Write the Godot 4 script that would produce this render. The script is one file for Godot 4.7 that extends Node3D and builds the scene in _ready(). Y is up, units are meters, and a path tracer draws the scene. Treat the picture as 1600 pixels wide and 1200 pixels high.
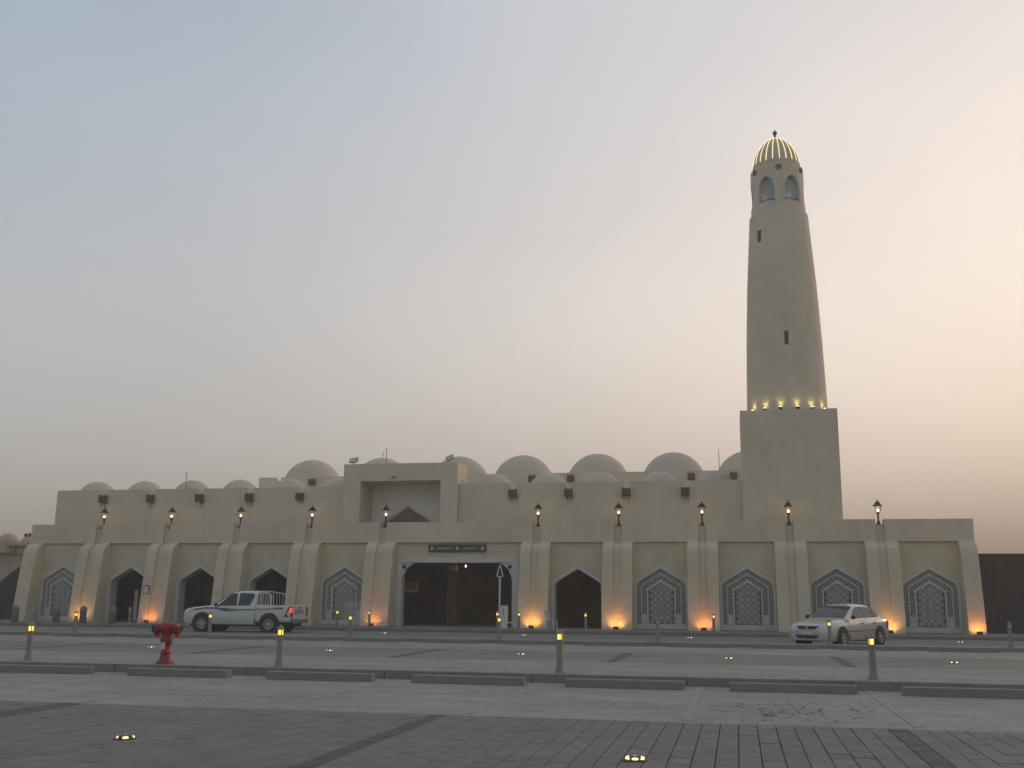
extends Node3D
# A mosque with a minaret behind a paved car park on a hazy evening.  World: x runs along the facade, -z into the picture, metres.

const PAVE := 0.15          # level of the pavement in front of the mosque
const Z0 := -54.3           # front plane of the lower wall's lintels
var M := {}
var taken := {}
var rng := RandomNumberGenerator.new()
const ORD := ["first", "second", "third", "fourth", "fifth", "sixth", "seventh", "eighth", "ninth", "tenth", "eleventh", "twelfth"]

# ------------------------------------------------------------------ mesh helpers
func mk() -> SurfaceTool:
	var st := SurfaceTool.new()
	st.begin(Mesh.PRIMITIVE_TRIANGLES)
	st.set_smooth_group(-1)
	return st

func tri(st: SurfaceTool, a: Vector3, b: Vector3, c: Vector3) -> void:   # counter-clockwise seen from outside
	st.add_vertex(a); st.add_vertex(c); st.add_vertex(b)

func quad(st: SurfaceTool, a: Vector3, b: Vector3, c: Vector3, d: Vector3) -> void:
	tri(st, a, b, c); tri(st, a, c, d)

func poly_out(st: SurfaceTool, p: Array, centre: Vector3) -> void:      # a convex face turned away from centre
	var n: Vector3 = (p[1] - p[0]).cross(p[2] - p[0])
	var m := Vector3.ZERO
	for v in p: m += v
	m /= p.size()
	var rev: bool = n.dot(m - centre) < 0
	for i in range(1, p.size() - 1):
		if rev: tri(st, p[0], p[i + 1], p[i])
		else: tri(st, p[0], p[i], p[i + 1])

func box(st: SurfaceTool, a: Vector3, b: Vector3) -> void:              # plain box between two corners
	hexa(st, [Vector3(a.x, a.y, a.z), Vector3(b.x, a.y, a.z), Vector3(b.x, a.y, b.z), Vector3(a.x, a.y, b.z), Vector3(a.x, b.y, a.z), Vector3(b.x, b.y, a.z), Vector3(b.x, b.y, b.z), Vector3(a.x, b.y, b.z)])

func hexa(st: SurfaceTool, v: Array) -> void:                            # eight corners: bottom ring, top ring
	var c := Vector3.ZERO
	for p in v: c += p
	c /= 8.0
	for f in [[0, 1, 2, 3], [4, 5, 6, 7], [0, 1, 5, 4], [1, 2, 6, 5], [2, 3, 7, 6], [3, 0, 4, 7]]:
		poly_out(st, [v[f[0]], v[f[1]], v[f[2]], v[f[3]]], c)

func cbox(st: SurfaceTool, c: Vector3, s: Vector3, b: float) -> void:    # box with chamfered edges
	var h := s * 0.5
	var P := func(sx: int, sy: int, sz: int, k: int) -> Vector3:
		var e := Vector3(h.x - (0.0 if k == 0 else b), h.y - (0.0 if k == 1 else b), h.z - (0.0 if k == 2 else b))
		return c + Vector3(sx * e.x, sy * e.y, sz * e.z)
	for s1 in [-1, 1]:
		poly_out(st, [P.call(s1, -1, -1, 0), P.call(s1, 1, -1, 0), P.call(s1, 1, 1, 0), P.call(s1, -1, 1, 0)], c)
		poly_out(st, [P.call(-1, s1, -1, 1), P.call(1, s1, -1, 1), P.call(1, s1, 1, 1), P.call(-1, s1, 1, 1)], c)
		poly_out(st, [P.call(-1, -1, s1, 2), P.call(1, -1, s1, 2), P.call(1, 1, s1, 2), P.call(-1, 1, s1, 2)], c)
		for s2 in [-1, 1]:
			poly_out(st, [P.call(s1, s2, -1, 0), P.call(s1, s2, 1, 0), P.call(s1, s2, 1, 1), P.call(s1, s2, -1, 1)], c)
			poly_out(st, [P.call(s1, -1, s2, 0), P.call(s1, 1, s2, 0), P.call(s1, 1, s2, 2), P.call(s1, -1, s2, 2)], c)
			poly_out(st, [P.call(-1, s1, s2, 1), P.call(1, s1, s2, 1), P.call(1, s1, s2, 2), P.call(-1, s1, s2, 2)], c)
			for s3 in [-1, 1]:
				poly_out(st, [P.call(s1, s2, s3, 0), P.call(s1, s2, s3, 1), P.call(s1, s2, s3, 2)], c)

func lathe(st: SurfaceTool, prof: Array, seg: int, c := Vector3.ZERO, smooth := true, ax := Basis.IDENTITY) -> void:   # prof: Vector2(radius, height), bottom to top
	st.set_smooth_group(0 if smooth else -1)
	for i in prof.size() - 1:
		var p: Vector2 = prof[i]
		var q: Vector2 = prof[i + 1]
		if smooth and p.distance_to(q) < 0.0001: continue
		for k in seg:
			var a := TAU * k / seg
			var b := TAU * (k + 1) / seg
			var A := c + ax * Vector3(p.x * cos(a), p.y, -p.x * sin(a))
			var B := c + ax * Vector3(p.x * cos(b), p.y, -p.x * sin(b))
			var C := c + ax * Vector3(q.x * cos(b), q.y, -q.x * sin(b))
			var D := c + ax * Vector3(q.x * cos(a), q.y, -q.x * sin(a))
			if p.x < 0.00001: tri(st, A, C, D)
			elif q.x < 0.00001: tri(st, A, B, C)
			else: quad(st, A, B, C, D)
	st.set_smooth_group(-1)

func prism(st: SurfaceTool, poly: PackedVector2Array, z0: float, z1: float, ax := Basis.IDENTITY, o := Vector3.ZERO) -> void:   # 2-D outline extruded from z0 to z1 (z1 > z0)
	var p := poly
	if Geometry2D.is_polygon_clockwise(p):
		p.reverse()
	var t := Geometry2D.triangulate_polygon(p)
	for i in range(0, t.size(), 3):
		var a := p[t[i]]; var b := p[t[i + 1]]; var c := p[t[i + 2]]
		if (b - a).cross(c - a) < 0:
			var s := b; b = c; c = s
		tri(st, o + ax * Vector3(a.x, a.y, z1), o + ax * Vector3(b.x, b.y, z1), o + ax * Vector3(c.x, c.y, z1))
		tri(st, o + ax * Vector3(a.x, a.y, z0), o + ax * Vector3(c.x, c.y, z0), o + ax * Vector3(b.x, b.y, z0))
	for i in p.size():
		var a := p[i]; var b := p[(i + 1) % p.size()]
		quad(st, o + ax * Vector3(a.x, a.y, z0), o + ax * Vector3(b.x, b.y, z0), o + ax * Vector3(b.x, b.y, z1), o + ax * Vector3(a.x, a.y, z1))

func tube(st: SurfaceTool, path: Array, r: float, seg := 8) -> void:
	st.set_smooth_group(0)
	var rings := []
	for i in path.size():
		var d: Vector3 = (path[mini(i + 1, path.size() - 1)] - path[maxi(i - 1, 0)]).normalized()
		var u := d.cross(Vector3.UP if absf(d.y) < 0.9 else Vector3.RIGHT).normalized()
		var v := d.cross(u).normalized()
		var ring := []
		for k in seg:
			var a := TAU * k / seg
			ring.append(path[i] + (u * cos(a) + v * sin(a)) * r)
		rings.append(ring)
	for i in path.size() - 1:
		for k in seg:
			var n := (k + 1) % seg
			quad(st, rings[i][k], rings[i][n], rings[i + 1][n], rings[i + 1][k])
	st.set_smooth_group(-1)
	for k in range(1, seg - 1):
		tri(st, rings[0][0], rings[0][k + 1], rings[0][k])
		tri(st, rings[-1][0], rings[-1][k], rings[-1][k + 1])

func mesh(st: SurfaceTool) -> ArrayMesh:
	st.generate_normals()
	return st.commit()

# ------------------------------------------------------------------ object helpers
func numbered(called: String) -> String:
	var n: int = taken.get(called, 0)
	taken[called] = n + 1
	return called if n == 0 else "%s_%03d" % [called, n]

func tag(o: Node, label: String, category: String, group := "") -> Node:
	o.set_meta("label", label)
	o.set_meta("category", category)
	if group: o.set_meta("group", group)
	return o

func thing(called: String, at: Vector3, label: String, category: String, group := "", turn := 0.0) -> Node3D:
	var o := Node3D.new()
	o.name = numbered(called)
	add_child(o)
	o.position = at
	o.rotation.y = turn
	tag(o, label, category, group)
	return o

func part(called: String, st, m: Material, parent: Node3D, at := Vector3.ZERO) -> MeshInstance3D:
	var o := MeshInstance3D.new()
	o.mesh = st if st is Mesh else mesh(st)
	o.material_override = m
	o.name = called if parent != self else numbered(called)
	parent.add_child(o, true)
	o.position = at
	return o

func wpart(called: String, st, m: Material, parent: Node3D) -> MeshInstance3D:      # a part of a thing whose mesh is written in world metres
	return part(called, st, m, parent, -parent.position)

func struct(called: String, st, m: Material) -> MeshInstance3D:
	var o := part(called, st, m, self)
	o.set_meta("kind", "structure")
	return o

func copy(o: Node3D, base: String, at: Vector3, label: String, turn := 0.0) -> Node3D:
	var c: Node3D = o.duplicate()
	c.name = numbered(base)
	add_child(c)
	c.position = at
	c.rotation.y = turn
	c.set_meta("label", label)
	return c

# ------------------------------------------------------------------ materials
func lin(r: float, g: float, b: float) -> Color:
	return Color(r, g, b).linear_to_srgb()

func noise_tex(size: int, lo: Color, hi: Color, layers: Array, sd: int) -> ImageTexture:    # layers: [cycles per tile, weight]; colours are linear
	var sum := PackedFloat32Array()
	sum.resize(size * size)
	var wsum := 0.0
	for l in layers:
		var n := FastNoiseLite.new()
		n.seed = sd + int(l[0] * 7)
		n.noise_type = FastNoiseLite.TYPE_SIMPLEX_SMOOTH
		n.frequency = float(l[0]) / size
		n.fractal_octaves = 3
		var run: String = l[2] if l.size() > 2 else ""          # "x" or "y": streaks that run that way
		var im := n.get_seamless_image(size / 8 if run == "x" else size, size / 8 if run == "y" else size)
		if run: im.resize(size, size, Image.INTERPOLATE_CUBIC)
		im.convert(Image.FORMAT_L8)
		var d := im.get_data()
		var w: float = l[1]
		wsum += w
		for i in size * size:
			sum[i] += d[i] * w
	var out := PackedByteArray()
	out.resize(size * size * 3)
	var lut := PackedByteArray()
	for i in 256:
		var c: Color = lo.lerp(hi, smoothstep(0.18, 0.82, i / 255.0)).linear_to_srgb()
		lut.append(int(clampf(c.r, 0, 1) * 255)); lut.append(int(clampf(c.g, 0, 1) * 255)); lut.append(int(clampf(c.b, 0, 1) * 255))
	for i in size * size:
		var v := int(clampf(sum[i] / wsum, 0, 255)) * 3
		out[i * 3] = lut[v]; out[i * 3 + 1] = lut[v + 1]; out[i * 3 + 2] = lut[v + 2]
	return ImageTexture.create_from_image(Image.create_from_data(size, size, false, Image.FORMAT_RGB8, out))

func bump_tex(size: int, layers: Array, sd: int, strength: float) -> ImageTexture:
	var n := FastNoiseLite.new()
	n.seed = sd
	n.frequency = float(layers[0]) / size
	n.fractal_octaves = layers[1]
	var im := n.get_seamless_image(size, size)
	im.convert(Image.FORMAT_L8)
	im.bump_map_to_normal_map(strength)
	return ImageTexture.create_from_image(im)

func plain(c: Color, rough := 0.8, metal := 0.0) -> StandardMaterial3D:
	var m := StandardMaterial3D.new()
	m.albedo_color = c
	m.roughness = rough
	m.metallic = metal
	return m

func mottled(lo: Color, hi: Color, tile: float, layers: Array, sd: int, rough := 0.9, size := 512) -> StandardMaterial3D:
	var m := plain(Color.WHITE, rough)
	m.albedo_texture = noise_tex(size, lo, hi, layers, sd)
	m.uv1_triplanar = true
	m.uv1_world_triplanar = true
	m.uv1_scale = Vector3.ONE / tile
	return m

func glow(c: Color, e: float) -> StandardMaterial3D:
	var m := plain(c, 0.5)
	m.emission_enabled = true
	m.emission = c
	m.emission_energy_multiplier = e
	return m

func shades(c: Color, f: float) -> Array:
	return [Color(c.r * (1 - f), c.g * (1 - f), c.b * (1 - f)), Color(c.r * (1 + f), c.g * (1 + f), c.b * (1 + f))]

func materials() -> void:
	var c := shades(Color(0.65, 0.545, 0.402), 0.11)
	M.plaster = mottled(c[0], c[1], 13.0, [[3, 1.0], [9, 0.8], [40, 0.5], [160, 0.35], [36, 0.7, "y"]], 3, 0.92, 1024)
	c = shades(Color(0.60, 0.505, 0.358), 0.075)
	M.panel = mottled(c[0], c[1], 9.0, [[3, 1.0], [11, 0.8], [60, 0.5]], 14, 0.92)
	c = shades(Color(0.57, 0.475, 0.365), 0.08)
	M.dome = mottled(c[0], c[1], 6.0, [[3, 1.0], [12, 0.8], [60, 0.5]], 8, 0.85)
	c = shades(Color(0.58, 0.56, 0.51), 0.08)
	M.marble = mottled(c[0], c[1], 3.0, [[3, 1.0], [14, 0.8], [60, 0.6]], 21, 0.6)
	c = shades(Color(0.12, 0.115, 0.105), 0.15)
	M.carved = mottled(c[0], c[1], 2.0, [[4, 1.0], [20, 0.8], [60, 0.6]], 22, 0.8)
	M.roof = mottled(Color(0.66, 0.63, 0.57), Color(0.76, 0.73, 0.67), 5.0, [[3, 1.0], [14, 0.8]], 26, 0.9)
	M.rosette = mottled(Color(0.42, 0.405, 0.37), Color(0.50, 0.485, 0.445), 1.6, [[4, 1.0], [20, 0.8]], 24, 0.8)
	M.hole = plain(lin(0.045, 0.045, 0.045), 0.9)
	M.ornament = mottled(Color(0.21, 0.20, 0.18), Color(0.28, 0.265, 0.24), 2.0, [[4, 1.0], [20, 0.8], [60, 0.6]], 23, 0.8)
	M.niche = mottled(Color(0.78, 0.78, 0.77), Color(0.84, 0.84, 0.83), 3.0, [[3, 1.0], [14, 0.8]], 25, 0.8)
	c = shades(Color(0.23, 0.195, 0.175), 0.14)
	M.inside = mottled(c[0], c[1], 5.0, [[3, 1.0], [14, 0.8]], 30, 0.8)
	M.spout = mottled(Color(0.07, 0.062, 0.052), Color(0.13, 0.115, 0.095), 1.5, [[4, 1.0], [20, 0.8]], 33, 0.9)
	c = shades(Color(0.052, 0.042, 0.034), 0.12)
	M.brown = mottled(c[0], c[1], 4.0, [[3, 1.0], [20, 0.6]], 35, 0.75)
	# ground
	c = shades(Color(0.26, 0.246, 0.218), 0.24)
	M.bay = mottled(c[0], c[1], 7.3, [[2, 1.0], [9, 1.0], [50, 0.9], [150, 0.8], [14, 0.9, "x"]], 41, 0.93, 1024)
	M.bay.normal_enabled = true
	M.bay.normal_texture = bump_tex(512, [60, 3], 5, 3.0)
	M.bay.normal_scale = 0.5
	c = shades(Color(0.178, 0.169, 0.148), 0.22)
	M.lane = mottled(c[0], c[1], 8.1, [[2, 1.0], [8, 1.0], [60, 0.9], [150, 0.7], [18, 1.0, "x"]], 42, 0.93, 1024)
	M.pavers = []
	for k in 4:
		var b := 0.152 + 0.005 * k
		c = shades(Color(b, b * 0.955, b * 0.845), 0.22)
		var pm := mottled(c[0], c[1], 4.3 + 0.6 * k, [[3, 1.0], [14, 0.9], [90, 0.9], [20, 1.0, "x"]], 50 + k, 0.93)
		pm.normal_enabled = true
		pm.normal_texture = M.bay.normal_texture
		pm.normal_scale = 0.4
		M.pavers.append(pm)
	c = shades(Color(0.085, 0.08, 0.071), 0.34)
	M.dark_paver = mottled(c[0], c[1], 1.3, [[3, 1.0], [14, 0.9], [50, 0.9]], 61, 0.93)
	M.bed = mottled(Color(0.045, 0.043, 0.04), Color(0.085, 0.08, 0.075), 0.9, [[4, 1.0], [30, 0.8]], 62, 0.95)
	c = shades(Color(0.225, 0.207, 0.172), 0.14)
	M.kerb = mottled(c[0], c[1], 2.1, [[3, 1.0], [12, 0.8], [70, 0.9]], 63, 0.9)
	c = shades(Color(0.225, 0.207, 0.172), 0.13)
	M.stop = mottled(c[0], c[1], 1.7, [[3, 1.0], [12, 0.8], [70, 0.9]], 64, 0.9)
	c = shades(Color(0.18, 0.168, 0.142), 0.15)
	M.apron = mottled(c[0], c[1], 6.0, [[2, 1.0], [10, 0.9], [70, 0.7]], 65, 0.93)
	M.oil = plain(lin(0.045, 0.043, 0.04), 0.8)
	M.light_paver = mottled(Color(0.235, 0.222, 0.195), Color(0.285, 0.27, 0.235), 1.9, [[3, 1.0], [20, 0.8]], 66, 0.93)
	c = shades(Color(0.27, 0.238, 0.20), 0.16)
	M.post = mottled(c[0], c[1], 0.9, [[3, 1.0], [12, 0.8], [50, 0.7]], 67, 0.9)
	c = shades(Color(0.20, 0.18, 0.155), 0.16)
	M.stone = mottled(c[0], c[1], 0.9, [[3, 1.0], [12, 0.8], [50, 0.7]], 68, 0.9)
	# metals, paint, glass
	M.black = plain(lin(0.025, 0.022, 0.02), 0.45)
	M.iron = plain(lin(0.035, 0.03, 0.026), 0.5, 0.3)
	M.grey_metal = plain(lin(0.22, 0.22, 0.215), 0.5, 0.4)
	M.white_paint = plain(lin(0.62, 0.62, 0.60), 0.45)
	M.white_plastic = plain(lin(0.55, 0.55, 0.53), 0.5)
	M.red = mottled(Color(0.22, 0.014, 0.02), Color(0.30, 0.02, 0.028), 0.5, [[3, 1.0], [14, 0.7]], 70, 0.42)
	M.truck = plain(lin(0.58, 0.57, 0.54), 0.34)
	M.truck.clearcoat_enabled = true
	M.truck.clearcoat = 0.6
	M.truck.clearcoat_roughness = 0.15
	M.silver = plain(lin(0.46, 0.45, 0.43), 0.32, 0.25)
	M.silver.clearcoat_enabled = true
	M.silver.clearcoat = 0.6
	M.silver.clearcoat_roughness = 0.15
	M.tyre = plain(lin(0.018, 0.018, 0.018), 0.85)
	M.rim = plain(lin(0.42, 0.42, 0.42), 0.4, 0.5)
	M.car_glass = plain(lin(0.03, 0.032, 0.034), 0.08)
	M.chrome = plain(lin(0.6, 0.6, 0.6), 0.15, 1.0)
	M.tail = plain(lin(0.16, 0.012, 0.014), 0.2)
	M.tail_on = glow(lin(1.0, 0.06, 0.05), 1.1)
	M.lamp_lens = plain(lin(0.6, 0.6, 0.6), 0.12, 0.2)
	M.headlamp = plain(lin(0.85, 0.85, 0.85), 0.12)
	M.stripe = plain(lin(0.09, 0.095, 0.10), 0.4)
	M.rubber = plain(lin(0.03, 0.03, 0.03), 0.8)
	M.lantern_glass = plain(lin(0.85, 0.78, 0.66), 0.1)
	M.lantern_glass.transparency = BaseMaterial3D.TRANSPARENCY_ALPHA
	M.lantern_glass.albedo_color.a = 0.18
	M.pane = plain(lin(0.42, 0.52, 0.49), 0.06)
	M.pane.transparency = BaseMaterial3D.TRANSPARENCY_ALPHA
	M.pane.albedo_color.a = 0.45
	M.clear = plain(lin(0.6, 0.62, 0.6), 0.1)
	M.clear.transparency = BaseMaterial3D.TRANSPARENCY_ALPHA
	M.clear.albedo_color.a = 0.14
	M.bulb = glow(lin(1.0, 0.80, 0.52), 2.6)
	M.amber = glow(lin(1.0, 0.66, 0.10), 1.25)
	M.amber_far = glow(lin(1.0, 0.74, 0.22), 1.5)
	M.stud_glow = glow(lin(1.0, 0.80, 0.36), 1.3)
	M.stain = plain(lin(0.13, 0.11, 0.085), 0.95)
	M.stain.transparency = BaseMaterial3D.TRANSPARENCY_ALPHA
	M.stain.albedo_color.a = 0.4
	M.strip = glow(lin(1.0, 0.80, 0.40), 1.05)
	M.up_glow = glow(lin(1.0, 0.62, 0.24), 4.0)
	M.min_glow = glow(lin(1.0, 0.92, 0.42), 3.0)
	M.white_glow = glow(lin(1.0, 0.9, 0.75), 2.5)
	M.sign = plain(lin(0.045, 0.048, 0.06), 0.5)
	M.sign_text = plain(lin(0.62, 0.62, 0.62), 0.6)
	M.yellow = plain(lin(0.40, 0.25, 0.07), 0.6)
	M.sand = mottled(Color(0.36, 0.26, 0.19), Color(0.50, 0.38, 0.28), 3.0, [[3, 1.0], [12, 0.8], [40, 0.6]], 80, 0.9)

# ------------------------------------------------------------------ sky, camera, light
func sky_image() -> Image:
	var w := 512
	var h := 256
	var K := [[0.5359, 0.5097, 0.4749], [-0.457, -0.2134, 0.082], [0.8458, 0.6002, 0.3765], [-0.325, -0.2919, -0.3056], [-1.0079, -0.9052, -0.6814]]
	var az := deg_to_rad(35.0)
	var el := deg_to_rad(6.0)
	var sun := Vector3(sin(az) * cos(el), sin(el), -cos(az) * cos(el))
	var haze := FastNoiseLite.new()      # faint uneven dust in the air
	haze.seed = 9
	haze.frequency = 0.022
	haze.fractal_octaves = 4
	var im := Image.create(w, h, false, Image.FORMAT_RGBF)
	for j in h:
		var theta := PI * (j + 0.5) / h
		for i in w:
			var phi := TAU * (i + 0.5) / w       # column 0 looks towards -z
			var d := Vector3(sin(phi) * sin(theta), cos(theta), -cos(phi) * sin(theta))
			var a := acos(clampf(d.dot(sun), -1, 1))
			var e := clampf(d.y, 0.0, 1.0)
			var e2 := minf(e, 0.45) + 0.04 * (1.0 - exp(-maxf(e - 0.45, 0) / 0.04))
			var g := exp(-pow(a / 0.8, 2))
			var hz := exp(-e / 0.12)
			var f := [1.0, e2, g, hz, g * hz]
			var c := [0.0, 0.0, 0.0]
			for k in 5:
				for q in 3: c[q] += f[k] * K[k][q]
			var up := (1.12 - 0.46 * minf(e, 0.5)) * (1.0 + 0.075 * haze.get_noise_3d(d.x * 100.0, d.y * 170.0, d.z * 100.0))      # what the haze in front of it takes away again
			im.set_pixel(i, j, Color(maxf(c[0], 0.02) * up, maxf(c[1], 0.02) * up, maxf(c[2], 0.02) * up))
	return im

func setup_view() -> void:
	var cam := Camera3D.new()
	cam.name = "camera"
	add_child(cam)
	cam.transform = Transform3D(Basis(Vector3(0.97865292, 0.00826592, -0.20535367), Vector3(0.03294962, 0.97995543, 0.19647311), Vector3(0.20286147, -0.19904531, 0.95876388)), Vector3(0, 1.6, 0))
	cam.fov = 39.966
	cam.near = 0.1
	cam.far = 900.0
	cam.current = true
	var we := WorldEnvironment.new()
	we.name = "world_environment"
	var env := Environment.new()
	env.background_mode = Environment.BG_SKY
	var sky := Sky.new()
	var sm := PanoramaSkyMaterial.new()
	sm.panorama = ImageTexture.create_from_image(sky_image())
	sky.sky_material = sm
	env.sky = sky
	env.tonemap_mode = Environment.TONE_MAPPER_LINEAR
	env.tonemap_exposure = 1.17
	env.fog_enabled = true
	env.fog_density = 0.0020
	env.fog_light_color = Color(1.0, 0.95, 0.90)
	env.sdfgi_enabled = true
	env.ssao_enabled = true
	env.ssil_enabled = true
	we.environment = env
	add_child(we)
	var sun := DirectionalLight3D.new()
	sun.name = "sun"
	sun.light_energy = 0.30
	sun.light_color = Color(1.0, 0.80, 0.60)
	sun.light_angular_distance = 14.0
	sun.shadow_enabled = true
	add_child(sun)
	var az := deg_to_rad(40.0)
	var el := deg_to_rad(9.0)
	sun.look_at_from_position(Vector3(sin(az) * cos(el), sin(el), -cos(az) * cos(el)) * 100.0, Vector3.ZERO)

func omni(parent: Node3D, at: Vector3, c: Color, e: float, size := 0.03) -> void:
	var l := OmniLight3D.new()
	l.name = "light"
	l.light_color = c
	l.light_energy = e
	l.light_size = size
	l.omni_range = 30.0
	l.omni_attenuation = 2.0
	l.shadow_enabled = true
	parent.add_child(l, true)
	l.position = at

# ------------------------------------------------------------------ ground
func sheet(x0: float, x1: float, z0: float, z1: float, y: float) -> SurfaceTool:
	var st := mk()
	quad(st, Vector3(x0, y, z1), Vector3(x1, y, z1), Vector3(x1, y, z0), Vector3(x0, y, z0))
	return st

func paver_mesh(w: float, d: float) -> ArrayMesh:
	var st := mk()
	var b := 0.004
	var t := 0.012
	var lo := [Vector3(-w / 2, -0.02, -d / 2), Vector3(w / 2, -0.02, -d / 2), Vector3(w / 2, -0.02, d / 2), Vector3(-w / 2, -0.02, d / 2)]
	var mid := []
	var hi := []
	for v in lo:
		mid.append(Vector3(v.x, t - b, v.z))
		hi.append(Vector3(v.x - signf(v.x) * b, t, v.z - signf(v.z) * b))
	var c := Vector3(0, -0.01, 0)
	poly_out(st, hi, c)
	for i in 4:
		var n := (i + 1) % 4
		poly_out(st, [lo[i], lo[n], mid[n], mid[i]], c)
		poly_out(st, [mid[i], mid[n], hi[n], hi[i]], c)
	return mesh(st)

func ground() -> void:
	struct("ground", sheet(-600, 600, -700, 500, -0.03), M.lane)
	# near parking bays, between the lane and the near kerb
	struct("parking_bays", sheet(-26, 14, -20.95, -14.75, 0.0), M.bay)
	# the paved lane nearest the camera: single pavers in long rows
	var lane := struct("paved_lane", sheet(-26, 14, -14.75, 3.0, -0.022), M.bed)
	var w := 0.232
	var d := 0.46
	var meshes := [paver_mesh(w - 0.010, d - 0.003), paver_mesh(w - 0.005, d - 0.003), paver_mesh(w - 0.010, d * 0.5 - 0.003), paver_mesh(w - 0.005, d * 0.5 - 0.003)]
	var near := []
	var strips := [-9.83, -4.14, 1.94]
	for col in range(-52, 28):
		var x := -0.28 + w * 0.5 + col * w
		var half: bool = absi(col) % 2 == 1
		for row in 16:
			var z := -14.75 + d * 0.5 + row * d - (d * 0.5 if half else 0.0)
			var first: bool = half and row == 0
			if first: z = -14.75 + d * 0.25
			var dark := false
			for s in strips:
				if absf(x - s) < 0.17: dark = true
			# inside the picture?
			var depth := -0.203 * x - 0.959 * z
			var sx := (0.979 * x - 0.205 * z) / depth
			if z > -9.0 or absf(sx) > 0.52: continue
			near.append([-z, x, z, (1 if x < -2.6 else 0) + (2 if first else 0), M.dark_paver if dark else M.pavers[rng.randi() % 4], rng.randf_range(-0.003, 0.0025), rng.randf_range(-0.006, 0.006)])
	near.sort_custom(func(a, b): return a[0] < b[0])
	var rest := {}
	for i in near.size():
		var n: Array = near[i]
		if i < 300:
			var p := part("paver", meshes[n[3]], n[4], lane, Vector3(n[1], n[5], n[2]))
			p.rotation.x = n[6]
		else:
			if not rest.has(n[4]): rest[n[4]] = mk()
			rest[n[4]].append_from(meshes[n[3]], 0, Transform3D(Basis(Vector3.RIGHT, n[6]), Vector3(n[1], n[5], n[2])))
	var am := ArrayMesh.new()
	for m in rest:
		rest[m].commit(am)
		am.surface_set_material(am.get_surface_count() - 1, m)
	var far := part("far_pavers", am, null, lane)
	far.set_meta("kind", "stuff")
	# the row of edge slabs where the bays meet the lane
	var edge := struct("lane_edge", sheet(-26, 14, -14.99, -14.77, 0.004), M.bay)
	edge.set_meta("kind", "structure")
	# light strips that part the near bays
	for k in 8:
		var x := -15.75 + 3.0 * k
		var st := mk()
		for j in 10:
			box(st, Vector3(x - 0.065, -0.01, -20.9 + j * 0.58), Vector3(x + 0.065, 0.007, -20.9 + j * 0.58 + 0.572))
		var o := struct("bay_line", st, M.light_paver)
		o.set_meta("label", "pale paver line between the near parking bays")
	# oil and dirt spots in one bay
	var st := mk()
	for i in 190:
		var x := rng.randfn(0.95, 0.62)
		var z := rng.randfn(-16.7, 0.85)
		if i > 150:
			x = rng.randf_range(-9, 4.5); z = rng.randf_range(-19.5, -15.2)
		if z < -19.6 or z > -15.1: continue
		var r := rng.randf_range(0.010, 0.034)
		var pts := []
		for k in 7:
			var a := TAU * k / 7
			pts.append(Vector3(x + cos(a) * r * rng.randf_range(0.8, 1.2), 0.0045, z + sin(a) * r * rng.randf_range(0.8, 1.2)))
		poly_out(st, pts, Vector3(x, -1, z))
	for q in [[0.38, -16.05, 0.11, 0.025]]:
		var pts := []
		for k in 9:
			var a := TAU * k / 9
			pts.append(Vector3(q[0] + cos(a) * q[2], 0.006, q[1] + sin(a) * q[3] * 1.8))
		poly_out(st, pts, Vector3(q[0], -1, q[1]))
	var spots := part("oil_spots", st, M.oil, self)
	spots.set_meta("kind", "stuff")
	spots.set_meta("label", "dark oil and dirt spots scattered over the bay left of the right-hand bollard")
	spots.set_meta("category", "stains")
	# the two kerbed islands
	island("near_kerb", -20.95, -22.3, 0.17, -24.0, 12.0, 22, 0.23)
	struct("middle_bays", sheet(-60, 40, -28.2, -22.3, 0.0), M.bay)
	struct("middle_lane", sheet(-60, 40, -33.6, -28.2, 0.0), M.lane)
	struct("far_bays", sheet(-60, 40, -38.6, -33.6, 0.0), M.bay)
	for x in [-27.0, -21.1, -15.2, -9.3, -3.3, 2.7, 8.6]:
		st = mk()
		for j in 10:
			box(st, Vector3(x - 0.14, -0.01, -33.3 + j * 0.5), Vector3(x + 0.14, 0.005, -33.3 + j * 0.5 + 0.49))
		struct("dark_strip", st, M.dark_paver)
	for k in 14:
		var x := -26.8 + 2.94 * k
		st = mk()
		box(st, Vector3(x - 0.065, -0.01, -38.55), Vector3(x + 0.065, 0.005, -33.65))
		struct("bay_line", st, M.light_paver)
	island("far_kerb", -38.6, -39.6, 0.13, -60.0, 30.0, 90, 0.0)
	struct("road", sheet(-90, 60, -50.2, -39.6, 0.0), M.lane)
	# raised pavement along the mosque
	st = mk()
	box(st, Vector3(-90, -0.2, -56.0), Vector3(60, PAVE, -50.5))
	struct("pavement", st, M.apron)
	var kb := mk()
	box(kb, Vector3(-90, -0.2, -50.5), Vector3(60, PAVE - 0.012, -50.34))
	var k2 := struct("pavement_kerb", kb, M.kerb)
	var ks := mk()
	cbox(ks, Vector3(0, 0, 0), Vector3(0.988, 0.15, 0.15), 0.015)
	var ksm := mesh(ks)
	for i in 56:
		part("kerb_stone", ksm, M.kerb, k2, Vector3(-42.0 + i, PAVE - 0.07, -50.36))

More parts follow.
